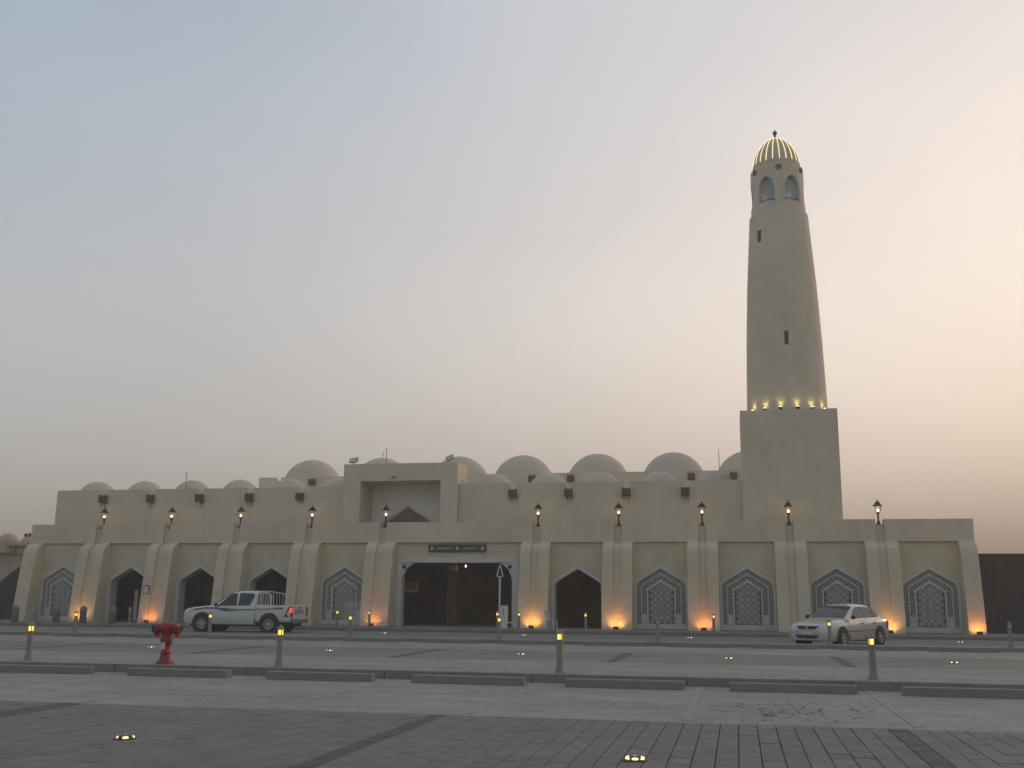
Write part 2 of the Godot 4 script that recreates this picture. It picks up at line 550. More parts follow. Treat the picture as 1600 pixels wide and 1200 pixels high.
func island(called: String, zf: float, zb: float, top: float, x0: float, x1: float, stones: int, joint: float) -> void:
	var st := mk()
	box(st, Vector3(x0, -0.2, zb), Vector3(x1, top - 0.006, zf - 0.13))
	var o := struct(called, st, M.kerb)
	var s := mk()
	var len := 1.0 if stones < 40 else 1.0
	cbox(s, Vector3(0, 0, 0), Vector3(len - 0.006, top + 0.1, 0.15), 0.012)
	var sm := mesh(s)
	for i in int((x1 - x0) / len):
		var x := x0 + (i + 0.5) * len
		if x < zf * 0.78 - 3 or x > -zf * 0.26 + 3: continue
		part("kerb_stone", sm, M.kerb, o, Vector3(x, top * 0.5 - 0.05 + rng.randf_range(-0.004, 0.003), zf - 0.075))
	if joint > 0.0:      # paving slabs on the island
		var p := mk()
		cbox(p, Vector3.ZERO, Vector3(joint - 0.008, 0.03, 0.46), 0.006)
		var pm := mesh(p)
		for i in int((x1 - x0) / joint):
			var x := x0 + (i + 0.5) * joint
			if x < -17.5 or x > 6.2: continue
			part("slab", pm, M.light_paver if i % 3 else M.kerb, o, Vector3(x, top - 0.014 + rng.randf_range(-0.002, 0.002), zf - 0.40))
			part("slab", pm, M.kerb if i % 4 else M.light_paver, o, Vector3(x, top - 0.014 + rng.randf_range(-0.002, 0.002), zf - 0.87))

# ------------------------------------------------------------------ mosque
const BAYS := [[-38.85, -36.15, 1], [-34.62, -31.92, 0], [-30.40, -27.70, 0], [-26.18, -23.48, 0], [-21.95, -19.24, 1], [-17.72, -10.88, 2], [-9.36, -6.64, 0], [-5.14, -2.41, 1], [-0.90, 1.84, 1], [3.36, 6.10, 1], [7.63, 10.37, 1]]
const RIBS := [-35.385, -31.16, -26.94, -22.715, -18.48, -10.12, -5.89, -1.655, 2.60, 6.865]
const FLARE := [[4.47, 0.0], [4.42, 0.10], [4.35, 0.24], [4.25, 0.38], [4.12, 0.48], [3.9, 0.56], [3.0, 0.72], [2.0, 0.86], [1.0, 0.99], [0.15, 1.1]]

func arch(hw: float) -> Array:     # left foot, up over the apex, down to the right foot
	var half := [[1.36, 0.15], [1.36, 2.16], [1.35, 2.31], [1.31, 2.44], [1.23, 2.55], [1.08, 2.66], [0.8, 2.82], [0.42, 3.05]]
	var k := hw / 1.36
	var out := []
	for p in half: out.append(Vector2(-p[0] * k, p[1]))
	out.append(Vector2(0, 3.30))
	for i in range(half.size() - 1, -1, -1): out.append(Vector2(half[i][0] * k, half[i][1]))
	return out

func inset(p: Array, d: float) -> Array:
	var out := []
	for i in p.size():
		var n := Vector2.ZERO
		var n1 := Vector2.ZERO
		var n2 := Vector2.ZERO
		if i > 0:
			var e: Vector2 = (p[i] - p[i - 1]).normalized()
			n1 = Vector2(e.y, -e.x)
		if i < p.size() - 1:
			var e: Vector2 = (p[i + 1] - p[i]).normalized()
			n2 = Vector2(e.y, -e.x)
		if i == 0: n = n2
		elif i == p.size() - 1: n = n1
		else: n = (n1 + n2) / (1.0 + n1.dot(n2))
		out.append(p[i] + n * d)
	return out

func band(st: SurfaceTool, A: Array, B: Array, zf: float, zb: float) -> void:    # A outer, B inner outline; front face and both edges
	for i in A.size() - 1:
		var a := Vector3(A[i].x, A[i].y, zf); var b := Vector3(A[i + 1].x, A[i + 1].y, zf)
		var c := Vector3(B[i + 1].x, B[i + 1].y, zf); var d := Vector3(B[i].x, B[i].y, zf)
		var back := Vector3(0, 0, zb - zf)
		quad(st, a, d, c, b)
		quad(st, d, d + back, c + back, c)
		quad(st, a + back, a, b, b + back)

func bar2(st: SurfaceTool, p: Vector2, q: Vector2, w: float, zf: float, zb: float) -> void:
	var e := (q - p).normalized()
	var n := Vector2(-e.y, e.x) * w * 0.5
	var c := [p + n, q + n, q - n, p - n]
	var m := Vector3((p.x + q.x) / 2, (p.y + q.y) / 2, zb)
	var f := []
	for v in c: f.append(Vector3(v.x, v.y, zf))
	poly_out(st, f, m)
	for i in [0, 2]:
		var a: Vector2 = c[i]; var b: Vector2 = c[i + 1]
		poly_out(st, [Vector3(a.x, a.y, zf), Vector3(b.x, b.y, zf), Vector3(b.x, b.y, zb), Vector3(a.x, a.y, zb)], Vector3(m.x, m.y, (zf + zb) / 2))

func along(p: Array, s: float) -> Vector2:
	for i in p.size() - 1:
		var l: float = p[i].distance_to(p[i + 1])
		if s <= l: return p[i].lerp(p[i + 1], s / l)
		s -= l
	return p[-1]

func length(p: Array) -> float:
	var l := 0.0
	for i in p.size() - 1: l += p[i].distance_to(p[i + 1])
	return l

func make_screen() -> Dictionary:      # shared meshes of the carved window screens, centred on x = 0, front frame at z = 0
	var A := arch(1.35)
	var S := {}
	var st := mk()
	band(st, A, inset(A, 0.13), 0.0, -0.5)
	S.outer_frame = mesh(st)
	st = mk()
	band(st, inset(A, 0.33), inset(A, 0.385), -0.035, -0.14)
	S.middle_frame = mesh(st)
	st = mk()
	band(st, inset(A, 0.63), inset(A, 0.71), -0.03, -0.14)
	S.inner_frame = mesh(st)
	# beads in the outer band
	st = mk()
	var B := inset(A, 0.23)
	var L := length(B)
	var n := int(L / 0.135)
	for i in range(3, n - 2):
		var p := along(B, L * (i + 0.5) / n)
		var r := 0.05
		var t := Vector3(p.x, p.y, -0.06)
		var q := [Vector3(p.x - r, p.y, -0.105), Vector3(p.x, p.y - r, -0.105), Vector3(p.x + r, p.y, -0.105), Vector3(p.x, p.y + r, -0.105)]
		for k in 4: tri(st, q[k], q[(k + 1) % 4], t)
	S.bead_band = mesh(st)
	# crossed bars in the lattice band
	st = mk()
	var C := inset(A, 0.39)
	var D := inset(A, 0.63)
	var cp := PackedVector2Array(C)
	var dp := PackedVector2Array(D)
	for s in [-1.0, 1.0]:
		for k in range(-40, 60):
			var from := Vector2.ZERO
			var inside := false
			for i in 700:
				var p := Vector2(-1.4 + i * 0.004, 0)
				p.y = s * p.x + k * 0.165
				var now: bool = p.y > 0.9 and p.y < 3.3 and Geometry2D.is_point_in_polygon(p, cp) and not Geometry2D.is_point_in_polygon(p, dp)
				if now and not inside: from = p
				if inside and not now and from.distance_to(p) > 0.04: bar2(st, from, p, 0.027, -0.07 - 0.004 * s, -0.105)
				inside = now
	S.lattice = mesh(st)
	st = mk()
	cbox(st, Vector3(0, 0.66, -0.09), Vector3(0.23, 0.48, 0.06), 0.012)
	S.foot_panel = mesh(st)
	st = mk()
	cbox(st, Vector3(0, 0.28, -0.07), Vector3(2.44, 0.26, 0.12), 0.015)
	S.plinth = mesh(st)
	# backing slabs: carved stone behind, dark openings behind the lattice
	st = mk()
	var o := PackedVector2Array()
	for p in inset(A, 0.12): o.append(p)
	prism(st, o, -0.24, -0.105)
	S.backing = mesh(st)
	st = mk()
	band(st, inset(A, 0.385), inset(A, 0.635), -0.098, -0.106)
	S.opening_band = mesh(st)
	st = mk()
	band(st, inset(A, 0.125), inset(A, 0.335), -0.099, -0.106)
	S.ornament_band = mesh(st)
	# one rosette and the small stars between
	st = mk()
	for r in [[0.126, 0.078]]:
		var ro := []
		var ri := []
		for k in 15:
			var a := -TAU * k / 14
			ro.append(Vector2(cos(a), sin(a)) * r[0])
			ri.append(Vector2(cos(a), sin(a)) * r[1])
		band(st, ro, ri, 0.03, 0.0)
	var top := Vector3(0, 0, 0.03)
	for k in 8:
		var a := TAU * k / 8
		var b := TAU * (k + 1) / 8
		tri(st, Vector3(cos(a) * 0.055, sin(a) * 0.055, 0.012), Vector3(cos(b) * 0.055, sin(b) * 0.055, 0.012), top)
	S.rosette = mesh(st)
	st = mk()
	for k in 8:
		var a := TAU * k / 8
		var b := TAU * (k + 1) / 8
		var ra := 0.135 if k % 2 == 0 else 0.052
		var rb := 0.135 if k % 2 else 0.052
		tri(st, Vector3(cos(a) * ra, sin(a) * ra, 0.0), Vector3(cos(b) * rb, sin(b) * rb, 0.0), Vector3(0, 0, 0.04))
	S.star = mesh(st)
	return S

func add_screen(S: Dictionary, cx: float, z: float, parent: Node3D) -> void:
	var b := part("window_screen", S.backing, M.carved, parent, Vector3(cx, 0, z) - parent.position)
	part("outer_frame", S.outer_frame, M.marble, b)
	part("middle_frame", S.middle_frame, M.marble, b)
	part("inner_frame", S.inner_frame, M.marble, b)
	part("bead_band", S.bead_band, M.marble, b).set_meta("kind", "stuff")
	part("opening_band", S.opening_band, M.hole, b)
	part("ornament_band", S.ornament_band, M.ornament, b)
	part("lattice", S.lattice, M.marble, b)
	for s in [-0.845, 0.845]: part("foot_panel", S.foot_panel, M.marble, b, Vector3(s, 0, 0))
	part("plinth", S.plinth, M.marble, b)
	for r in 7:
		for c in 4:
			var x := (c - 1.5) * 0.305
			if r == 6 and (c == 0 or c == 3): continue
			part("rosette", S.rosette, M.rosette, b, Vector3(x, 0.56 + r * 0.305, -0.105))
	for r in 7:
		for c in 3:
			if r == 6 and c != 1: continue
			part("star", S.star, M.marble, b, Vector3((c - 1) * 0.305, 0.7125 + r * 0.305, -0.105))

func side_prism(st: SurfaceTool, prof: PackedVector2Array, x0: float, x1: float) -> void:     # outline in (z, y) swept along x
	var ax := Basis(Vector3(0, 0, 1), Vector3(0, 1, 0), Vector3(-1, 0, 0))
	prism(st, prof, -x1, -x0, ax)

func mosque() -> void:
	var t := thing("mosque", Vector3(-14.3, PAVE, -54.3), "long low sand-coloured mosque with pointed arches, buttresses and rows of domes", "mosque")
	var S := make_screen()
	# lintels over the bays, parted by the rib channels
	var edges := [-39.67]
	for r in RIBS: edges.append(r - 0.2); edges.append(r + 0.2)
	edges.append(11.13)
	for i in range(0, edges.size(), 2):
		var st := mk()
		box(st, Vector3(edges[i], 4.47, Z0 - 0.62), Vector3(edges[i + 1], 5.54, Z0))
		wpart("lintel", st, M.plaster, t)
	# roof of the lower storey and its ends
	var st := mk()
	box(st, Vector3(-39.6, 4.75, -72.0), Vector3(11.06, 5.0, Z0 - 0.62))
	wpart("lower_roof", st, M.plaster, t)
	for e in [[-39.67, -39.17], [10.63, 11.13]]:
		st = mk()
		box(st, Vector3(e[0], 0.0, -72.0), Vector3(e[1], 5.54, Z0 - 0.622))
		wpart("end_wall", st, M.plaster, t)
	# buttresses: a rib between two flared piers
	var pier := PackedVector2Array()
	var rib := PackedVector2Array()
	pier.append(Vector2(Z0 - 0.62, 4.47))
	pier.append(Vector2(Z0 - 0.62, 0.0))
	pier.append(Vector2(Z0 + 1.1, 0.0))
	for i in range(FLARE.size() - 1, -1, -1): pier.append(Vector2(Z0 + FLARE[i][1], FLARE[i][0]))
	rib.append(Vector2(Z0 - 0.62, 5.27))
	rib.append(Vector2(Z0 - 0.62, 0.0))
	rib.append(Vector2(Z0 + 1.1 - 0.13, 0.0))
	for i in range(FLARE.size() - 1, -1, -1): rib.append(Vector2(Z0 + FLARE[i][1] - 0.13, FLARE[i][0] - 0.02))
	rib.append(Vector2(Z0 - 0.11, 5.27))
	for i in RIBS.size():
		var x: float = RIBS[i]
		st = mk()
		side_prism(st, rib, x - 0.199, x + 0.199)
		var b := wpart("buttress", st, M.panel, t)
		for s in [[BAYS[i][1], x - 0.2], [x + 0.2, BAYS[i + 1][0]]]:
			st = mk()
			side_prism(st, pier, s[0], s[1])
			part("pier", st, M.panel, b)
	for s in [[-39.67, -38.85], [10.37, 11.13]]:
		st = mk()
		side_prism(st, pier, s[0], s[1])
		wpart("end_pier", st, M.panel, t)
	# bays
	var zp := Z0 - 0.15
	for i in BAYS.size():
		var x0: float = BAYS[i][0]
		var x1: float = BAYS[i][1]
		var cx := (x0 + x1) / 2
		var o := PackedVector2Array()
		if BAYS[i][2] == 2:
			for v in [[x0, 0.0], [-17.69, 0.0], [-17.69, 3.66], [-11.08, 3.66], [-11.08, 0.0], [x1, 0.0], [x1, 4.47], [x0, 4.47]]: o.append(Vector2(v[0], v[1]))
		else:
			var A := arch(1.35)
			o.append(Vector2(x0, 0.0)); o.append(Vector2(cx - 1.35, 0.0))
			for p in A: o.append(Vector2(cx + p.x, p.y))
			o.append(Vector2(cx + 1.35, 0.0)); o.append(Vector2(x1, 0.0)); o.append(Vector2(x1, 4.47)); o.append(Vector2(x0, 4.47))
		st = mk()
		prism(st, o, zp - 0.45, zp)
		wpart("bay_panel", st, M.panel, t)
		if BAYS[i][2] == 1:
			add_screen(S, cx, zp + 0.03, t)
		elif BAYS[i][2] == 0:
			st = mk()
			var A := arch(1.35)
			band(st, A, inset(A, 0.15), 0.03, -0.7)
			var f := part("arch_frame", st, M.marble, t, Vector3(cx, 0, zp) - t.position)
	portal(t, zp)
	hall(t)
	upper(t)

func portal(t: Node3D, zp: float) -> void:
	var st := mk()
	box(st, Vector3(-17.69, 0.0, zp - 0.5), Vector3(-17.40, 3.41, zp + 0.06))
	box(st, Vector3(-11.42, 0.0, zp - 0.5), Vector3(-11.08, 3.41, zp + 0.06))
	box(st, Vector3(-17.69, 3.41, zp - 0.5), Vector3(-11.08, 3.66, zp + 0.06))
	var f := wpart("portal_frame", st, M.marble, t)
	st = mk()
	box(st, Vector3(-17.62, 3.44, zp + 0.06), Vector3(-11.20, 3.49, zp + 0.085))
	part("moulding", st, M.marble, f)
	for s in [-1, 1]:
		var x: float = -17.40 if s < 0 else -11.42
		var o := PackedVector2Array()
		for v in [[0, 3.41], [0, 2.62], [0.05, 2.62], [0.05, 2.72], [0.10, 2.86], [0.17, 2.93], [0.16, 3.02], [0.22, 3.12], [0.30, 3.13], [0.34, 3.21], [0.44, 3.25], [0.50, 3.33], [0.62, 3.36], [0.62, 3.41]]:
			o.append(Vector2(x - s * v[0] * 1.0, v[1]))
		st = mk()
		prism(st, o, zp - 0.3, zp + 0.02)
		part("corner_bracket", st, M.marble, f)
		st = mk()
		lathe(st, [Vector2(0.10, 0.0), Vector2(0.10, 0.03), Vector2(0.07, 0.06), Vector2(0.0, 0.07)], 12, Vector3(x - s * 0.13, 3.21, zp + 0.02), true, Basis(Vector3.RIGHT, PI / 2))
		part("roundel", st, M.black, f)

func hall(t: Node3D) -> void:      # the dark covered hall behind the arches
	var st := mk()
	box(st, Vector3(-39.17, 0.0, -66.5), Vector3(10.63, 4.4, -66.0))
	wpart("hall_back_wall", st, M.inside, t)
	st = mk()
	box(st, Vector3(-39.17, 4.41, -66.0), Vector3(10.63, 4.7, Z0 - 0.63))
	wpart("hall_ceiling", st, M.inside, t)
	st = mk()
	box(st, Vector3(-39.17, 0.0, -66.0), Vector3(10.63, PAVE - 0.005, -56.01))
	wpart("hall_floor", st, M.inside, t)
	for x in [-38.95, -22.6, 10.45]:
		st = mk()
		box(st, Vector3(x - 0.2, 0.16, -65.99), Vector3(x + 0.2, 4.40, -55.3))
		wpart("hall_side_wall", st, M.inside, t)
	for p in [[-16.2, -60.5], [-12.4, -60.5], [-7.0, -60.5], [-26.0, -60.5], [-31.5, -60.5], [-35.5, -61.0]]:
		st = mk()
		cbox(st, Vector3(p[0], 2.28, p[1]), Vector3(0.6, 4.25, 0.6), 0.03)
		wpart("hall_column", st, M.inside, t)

const SPOUTS_L := [-36.06, -33.02, -29.95, -26.87, -23.82]
const SPOUTS_R := [-11.65, -8.62, -5.56, -2.50]
const ZU := -55.6

func notched(x0: float, x1: float, top: float, notches: Array, w: float, depth: float) -> PackedVector2Array:
	var o := PackedVector2Array([Vector2(x1, 4.9), Vector2(x0, 4.9), Vector2(x0, top)])
	for n in notches:
		o.append(Vector2(n - w / 2, top)); o.append(Vector2(n - w / 2, top - depth))
		o.append(Vector2(n + w / 2, top - depth)); o.append(Vector2(n + w / 2, top))
	o.append(Vector2(x1, top))
	return o

func upper(t: Node3D) -> void:
	var st := mk()
	prism(st, notched(-39.17, -21.2, 7.63, SPOUTS_L, 0.34, 0.34), ZU - 0.45, ZU)
	box(st, Vector3(-39.17, 4.9, -72.0), Vector3(-38.72, 7.63, ZU - 0.452))
	wpart("upper_wall", st, M.plaster, t)
	st = mk()
	prism(st, notched(-14.66, 0.44, 7.70, SPOUTS_R, 0.34, 0.34), ZU - 0.45, ZU)
	wpart("upper_wall", st, M.plaster, t)
	st = mk()
	box(st, Vector3(-38.72, 6.75, -72.0), Vector3(-21.21, 6.95, ZU - 0.46))
	box(st, Vector3(-14.67, 6.75, -72.0), Vector3(0.4, 6.95, ZU - 0.46))
	box(st, Vector3(-21.205, 6.75, -72.0), Vector3(-14.675, 6.95, -59.4))
	wpart("upper_roof", st, M.roof, t)
	# water spouts under the notches, with the streaks they leave
	var sp := mk()
	cbox(sp, Vector3(0, 0, 0.15), Vector3(0.41, 0.38, 0.32), 0.02)
	box(sp, Vector3(-0.19, 0.17, 0.0), Vector3(-0.15, 0.23, 0.30))
	box(sp, Vector3(0.15, 0.17, 0.0), Vector3(0.19, 0.23, 0.30))
	var spm := mesh(sp)
	for a in [SPOUTS_L, SPOUTS_R]:
		for x in a:
			var at: Vector3 = Vector3(x, 7.08 if x < -20 else 7.13, ZU)
			part("water_spout", spm, M.spout, t, at - t.position)
			st = mk()
			for k in 9:
				var sx := rng.randf_range(-0.26, 0.26)
				var sw := rng.randf_range(0.012, 0.045)
				var sl := rng.randf_range(0.1, 0.5) * (1.6 - 2.2 * absf(sx))
				tri(st, Vector3(sx - sw, -0.1, 0.003 + 0.0008 * k), Vector3(sx + rng.randf_range(-0.01, 0.01), -0.2 - sl, 0.003 + 0.0008 * k), Vector3(sx + sw, -0.1, 0.003 + 0.0008 * k))
			part("water_stain", st, M.stain, t, at - t.position).set_meta("kind", "stuff")
	# small domes in a row over the arcade
	var dm := mk()
	var prof := []
	for k in 15:
		var a := PI / 2 * k / 14
		prof.append(Vector2(1.17 * cos(a), 1.17 * sin(a)))
	lathe(dm, [Vector2(1.22, -0.35), Vector2(1.22, -0.06), Vector2(1.17, -0.05)] + prof, 40)
	var dmm := mesh(dm)
	for x in [-37.75, -34.6, -31.5, -28.45, -25.3, -22.35, -13.15, -10.06, -7.15, -3.97, -1.06]:
		part("small_dome", dmm, M.dome, t, Vector3(x, 7.16 if x < -20 else 7.25, -57.5) - t.position)
	# the prayer hall behind, with the large domes
	st = mk()
	prism(st, notched(-30.38, 4.0, 9.2, [-29.05], 0.42, 0.45), -64.45, -64.0)
	box(st, Vector3(-30.38, 4.9, -74.0), Vector3(-29.9, 9.2, -64.452))
	wpart("prayer_hall_wall", st, M.plaster, t)
	st = mk()
	box(st, Vector3(-29.9, 8.6, -74.0), Vector3(4.0, 8.8, -64.46))
	wpart("prayer_hall_roof", st, M.roof, t)
	dm = mk()
	prof = []
	for k in 19:
		var a := PI / 2 * k / 18
		prof.append(Vector2(2.03 * cos(a), 2.03 * sin(a)))
	lathe(dm, [Vector2(2.03, -0.3)] + prof, 56)
	dmm = mesh(dm)
	for x in [-28.32, -23.3, -17.9, -13.55, -8.63, -3.77, 0.90]:
		part("large_dome", dmm, M.dome, t, Vector3(x, 8.84 if x > -27 else 8.80, -68.0) - t.position)
	for x in [-12.2, -9.8, -2.51, -0.03, -26.63, -4.9]:
		part("water_spout", spm, M.spout, t, Vector3(x, 8.83, -64.0) - t.position)
	# the raised entrance block with its recess
	var zf := -55.3
	st = mk()
	var o := PackedVector2Array()
	for v in [[-21.2, 4.9], [-20.22, 4.9], [-20.22, 7.88], [-15.62, 7.88], [-15.62, 4.9], [-14.68, 4.9], [-14.68, 8.84], [-21.2, 8.84]]: o.append(Vector2(v[0], v[1]))
	prism(st, o, zf - 2.1, zf)
	var b := wpart("entrance_block", st, M.plaster, t)
	o = PackedVector2Array()
	for v in [[-20.3, 4.9], [-19.75, 4.9], [-19.75, 5.5], [-19.2, 5.92], [-18.08, 6.62], [-16.96, 5.92], [-16.4, 5.5], [-16.4, 4.9], [-15.5, 4.9], [-15.5, 7.95], [-20.3, 7.95]]: o.append(Vector2(v[0], v[1]))
	st = mk()
	prism(st, o, zf - 2.5, zf - 2.102)
	part("recess_wall", st, M.niche, b)
	st = mk()
	var P := [Vector2(-19.75, 5.5), Vector2(-19.2, 5.92), Vector2(-18.08, 6.62), Vector2(-16.96, 5.92), Vector2(-16.4, 5.5)]
	band(st, inset(P, -0.1), P, zf - 2.06, zf - 2.3)
	part("recess_arch_trim", st, M.marble, b)
	st = mk()
	box(st, Vector3(-20.3, 4.9, zf - 4.0), Vector3(-15.5, 7.9, zf - 3.8))
	part("recess_inner_wall", st, M.inside, b)
	st = mk()
	cbox(st, Vector3(-18.3, 8.08, zf + 0.08), Vector3(0.16, 0.10, 0.16), 0.02)
	part("recess_lamp", st, M.grey_metal, b)

# ------------------------------------------------------------------ minaret
func minaret() -> void:
	var c := Vector3(2.9, 0, -57.62)
	var t := thing("minaret", Vector3(2.83, PAVE, -57.62), "tall tapering round minaret on a square base with lit dome ribs", "minaret")
	var st := mk()
	box(st, Vector3(0.405, 4.9, -60.05), Vector3(5.255, 11.24, -55.2))
	wpart("base_block", st, M.plaster, t)
	st = mk()
	lathe(st, [Vector2(2.11, 11.2), Vector2(2.06, 13.0), Vector2(1.985, 15.5), Vector2(1.85, 18.4), Vector2(1.71, 20.5), Vector2(1.585, 22.42)], 96, c)
	lathe(st, [Vector2(1.585, 22.42), Vector2(1.57, 22.47), Vector2(1.47, 22.5)], 96, c, false)
	var shaft := wpart("shaft", st, M.plaster, t)
	for w in [[-42.0, 20.4, 21.4], [1.0, 14.55, 15.52]]:
		var a := deg_to_rad(w[0])
		var ym: float = (w[1] + w[2]) / 2
		var r := lerpf(2.06, 1.585, clampf((ym - 13.0) / 9.42, 0, 1)) + (0.03 if ym < 18 else 0.015)
		var bs := Basis(Vector3.UP, a)
		var o: Vector3 = c + bs * Vector3(0, ym, r - 0.02)
		var hh: float = (w[2] - w[1]) / 2
		st = mk()
		prism(st, PackedVector2Array([Vector2(-0.11, -hh), Vector2(0.11, -hh), Vector2(0.11, hh), Vector2(-0.11, hh)]), -0.1, 0.035, bs, o)
		var f := wpart("slit_window", st, M.spout, t)
		st = mk()
		prism(st, PackedVector2Array([Vector2(-0.07, -hh + 0.05), Vector2(0.07, -hh + 0.05), Vector2(0.07, hh - 0.05), Vector2(-0.07, hh - 0.05)]), 0.0, 0.039, bs, o)
		part("pane", st, M.car_glass, f)
	# lantern storey: a thick drum with six arched openings
	st = mk()
	var y0 := 22.5
	var y1 := 25.14
	var ys := 22.98
	var cols := []
	for k in 6:
		var mid := deg_to_rad(-28.0 + 60.0 * k)
		var hw := 0.335
		for j in 13:
			var u := -1.0 + 2.0 * j / 12
			cols.append([mid + u * hw, 23.75 + 0.74 * pow(maxf(0.0, 1.0 - pow(absf(u), 1.7)), 0.55)])
		for j in 4:
			cols.append([mid + hw + (deg_to_rad(60.0) - 2 * hw) * (j + 1) / 5.0, 0.0])
	var R := func(y: float) -> float: return 1.475 - 0.045 * (y - y0) / (y1 - y0)
	var pt := func(a: float, y: float, dr: float) -> Vector3: return c + Vector3(sin(a), 0, cos(a)) * (R.call(y) - dr) + Vector3(0, y, 0)
	for i in cols.size():
		var p: Array = cols[i]
		var q: Array = cols[(i + 1) % cols.size()]
		var qa: float = q[0] if q[0] > p[0] else q[0] + TAU
		for dr in [0.0, 0.28]:
			if p[1] > 0 and q[1] > 0:
				quad(st, pt.call(p[0], y0, dr), pt.call(qa, y0, dr), pt.call(qa, ys, dr), pt.call(p[0], ys, dr))
				quad(st, pt.call(p[0], p[1], dr), pt.call(qa, q[1], dr), pt.call(qa, y1, dr), pt.call(p[0], y1, dr))
			else:
				quad(st, pt.call(p[0], y0, dr), pt.call(qa, y0, dr), pt.call(qa, y1, dr), pt.call(p[0], y1, dr))
		if p[1] > 0 and q[1] > 0:
			quad(st, pt.call(p[0], ys, 0.0), pt.call(qa, ys, 0.0), pt.call(qa, ys, 0.28), pt.call(p[0], ys, 0.28))
			quad(st, pt.call(p[0], p[1], 0.28), pt.call(qa, q[1], 0.28), pt.call(qa, q[1], 0.0), pt.call(p[0], p[1], 0.0))
		elif p[1] > 0 or q[1] > 0:
			var a: float = p[0] if p[1] > 0 else qa
			var h: float = maxf(p[1], q[1])
			quad(st, pt.call(a, ys, 0.0), pt.call(a, h, 0.0), pt.call(a, h, 0.28), pt.call(a, ys, 0.28))
	lathe(st, [Vector2(1.50, 23.60), Vector2(1.50, 23.66), Vector2(1.46, 23.68)], 6, c + Vector3(0, -99, 0))
	var drum := wpart("lantern_storey", st, M.plaster, t)
	st = mk()
	lathe(st, [Vector2(0.42, 22.5), Vector2(0.42, 25.1)], 24, c)
	lathe(st, [Vector2(0.0, 22.52), Vector2(1.2, 22.53)], 24, c, false)
	part("stair_core", st, M.marble, drum)
	for k in 6:
		var mid := deg_to_rad(-28.0 + 60.0 * k)
		st = mk()
		var bs := Basis(Vector3.UP, mid)
		var o := PackedVector2Array()
		for j in 13:
			var u := -1.0 + 2.0 * j / 12
			o.append(Vector2(u * 0.46, 23.75 + 0.74 * pow(maxf(0.0, 1.0 - pow(absf(u), 1.7)), 0.55)))
		o.append(Vector2(0.46, ys)); o.append(Vector2(-0.46, ys))
		prism(st, o, 1.20, 1.212, bs, c)
		part("glass_pane", st, M.pane, drum)
		st = mk()
		tube(st, [c + bs * Vector3(-0.45, 23.2, 1.25), c + bs * Vector3(0.45, 23.2, 1.25)], 0.02, 6)
		part("rail", st, M.grey_metal, drum)
		var ms := Basis(Vector3.UP, mid + deg_to_rad(30.0))
		st = mk()
		var ax := ms * Basis(Vector3.RIGHT, PI / 2)
		lathe(st, [Vector2(0.17, 0.0), Vector2(0.17, 0.05), Vector2(0.13, 0.05), Vector2(0.12, 0.02), Vector2(0.06, 0.02), Vector2(0.05, 0.06), Vector2(0.0, 0.06)], 14, c + ms * Vector3(0, 24.93, 1.41), false, ax)
		part("medallion", st, M.spout, drum)
	# dome with lit ribs
	st = mk()
	var prof := [Vector2(1.43, 25.12), Vector2(1.42, 25.17), Vector2(1.31, 25.24), Vector2(1.31, 25.3), Vector2(1.30, 25.5), Vector2(1.265, 25.75), Vector2(1.20, 26.0), Vector2(1.10, 26.25), Vector2(0.97, 26.5), Vector2(0.80, 26.75), Vector2(0.60, 26.95), Vector2(0.38, 27.1), Vector2(0.16, 27.2), Vector2(0.0, 27.24)]
	lathe(st, prof, 60, c)
	var dome := wpart("dome", st, M.dome, t)
	for k in 22:
		var a := TAU * (k + 0.35) / 22
		var dir := Vector3(sin(a), 0, cos(a))
		var side := Vector3(cos(a), 0, -sin(a)) * 0.017
		st = mk()
		for i in range(4, 12):
			var p: Vector2 = prof[i]
			var q: Vector2 = prof[i + 1]
			var n := Vector2(q.y - p.y, p.x - q.x).normalized() * 0.02
			var A := c + dir * (p.x + n.x) + Vector3(0, p.y + n.y, 0)
			var B := c + dir * (q.x + n.x) + Vector3(0, q.y + n.y, 0)
			var A0 := c + dir * p.x + Vector3(0, p.y, 0)
			var B0 := c + dir * q.x + Vector3(0, q.y, 0)
			quad(st, A - side, A + side, B + side, B - side)
			quad(st, A0 - side, A - side, B - side, B0 - side)
			quad(st, A + side, A0 + side, B0 + side, B + side)
		part("light_strip", st, M.strip, dome)
	st = mk()
	lathe(st, [Vector2(0.0, 27.18), Vector2(0.13, 27.2), Vector2(0.07, 27.26), Vector2(0.06, 27.42), Vector2(0.09, 27.46), Vector2(0.13, 27.52), Vector2(0.125, 27.58), Vector2(0.07, 27.65), Vector2(0.02, 27.72), Vector2(0.0, 27.74)], 16, c)
	part("finial", st, M.spout, dome)
	for s in [-0.16, 0.16]:
		st = mk()
		tube(st, [c + Vector3(s, 27.15, 0), c + Vector3(s, 27.3, 0)], 0.012, 5)
		part("lightning_rod", st, M.black, dome)
	# floodlights at the foot of the shaft
	for k in 6:
		var a := deg_to_rad(-55.0 + 22.0 * k)
		var p := Vector3(c.x + sin(a) * 2.24, 11.24, c.z + cos(a) * 2.24)
		p.z = minf(p.z, -55.33)
		var f := thing("shaft_floodlight", p, "small yellow floodlight at the foot of the minaret shaft, %s from the left" % ORD[k], "floodlight", "floodlights round the minaret shaft", a)
		st = mk()
		lathe(st, [Vector2(0.0, 0.0), Vector2(0.06, 0.0), Vector2(0.06, 0.06), Vector2(0.09, 0.12), Vector2(0.10, 0.18)], 12)
		part("housing", st, M.black, f)
		st = mk()
		lathe(st, [Vector2(0.0, 0.175), Vector2(0.095, 0.175), Vector2(0.06, 0.21), Vector2(0.0, 0.225)], 12)
		part("lens", st, M.min_glow, f)
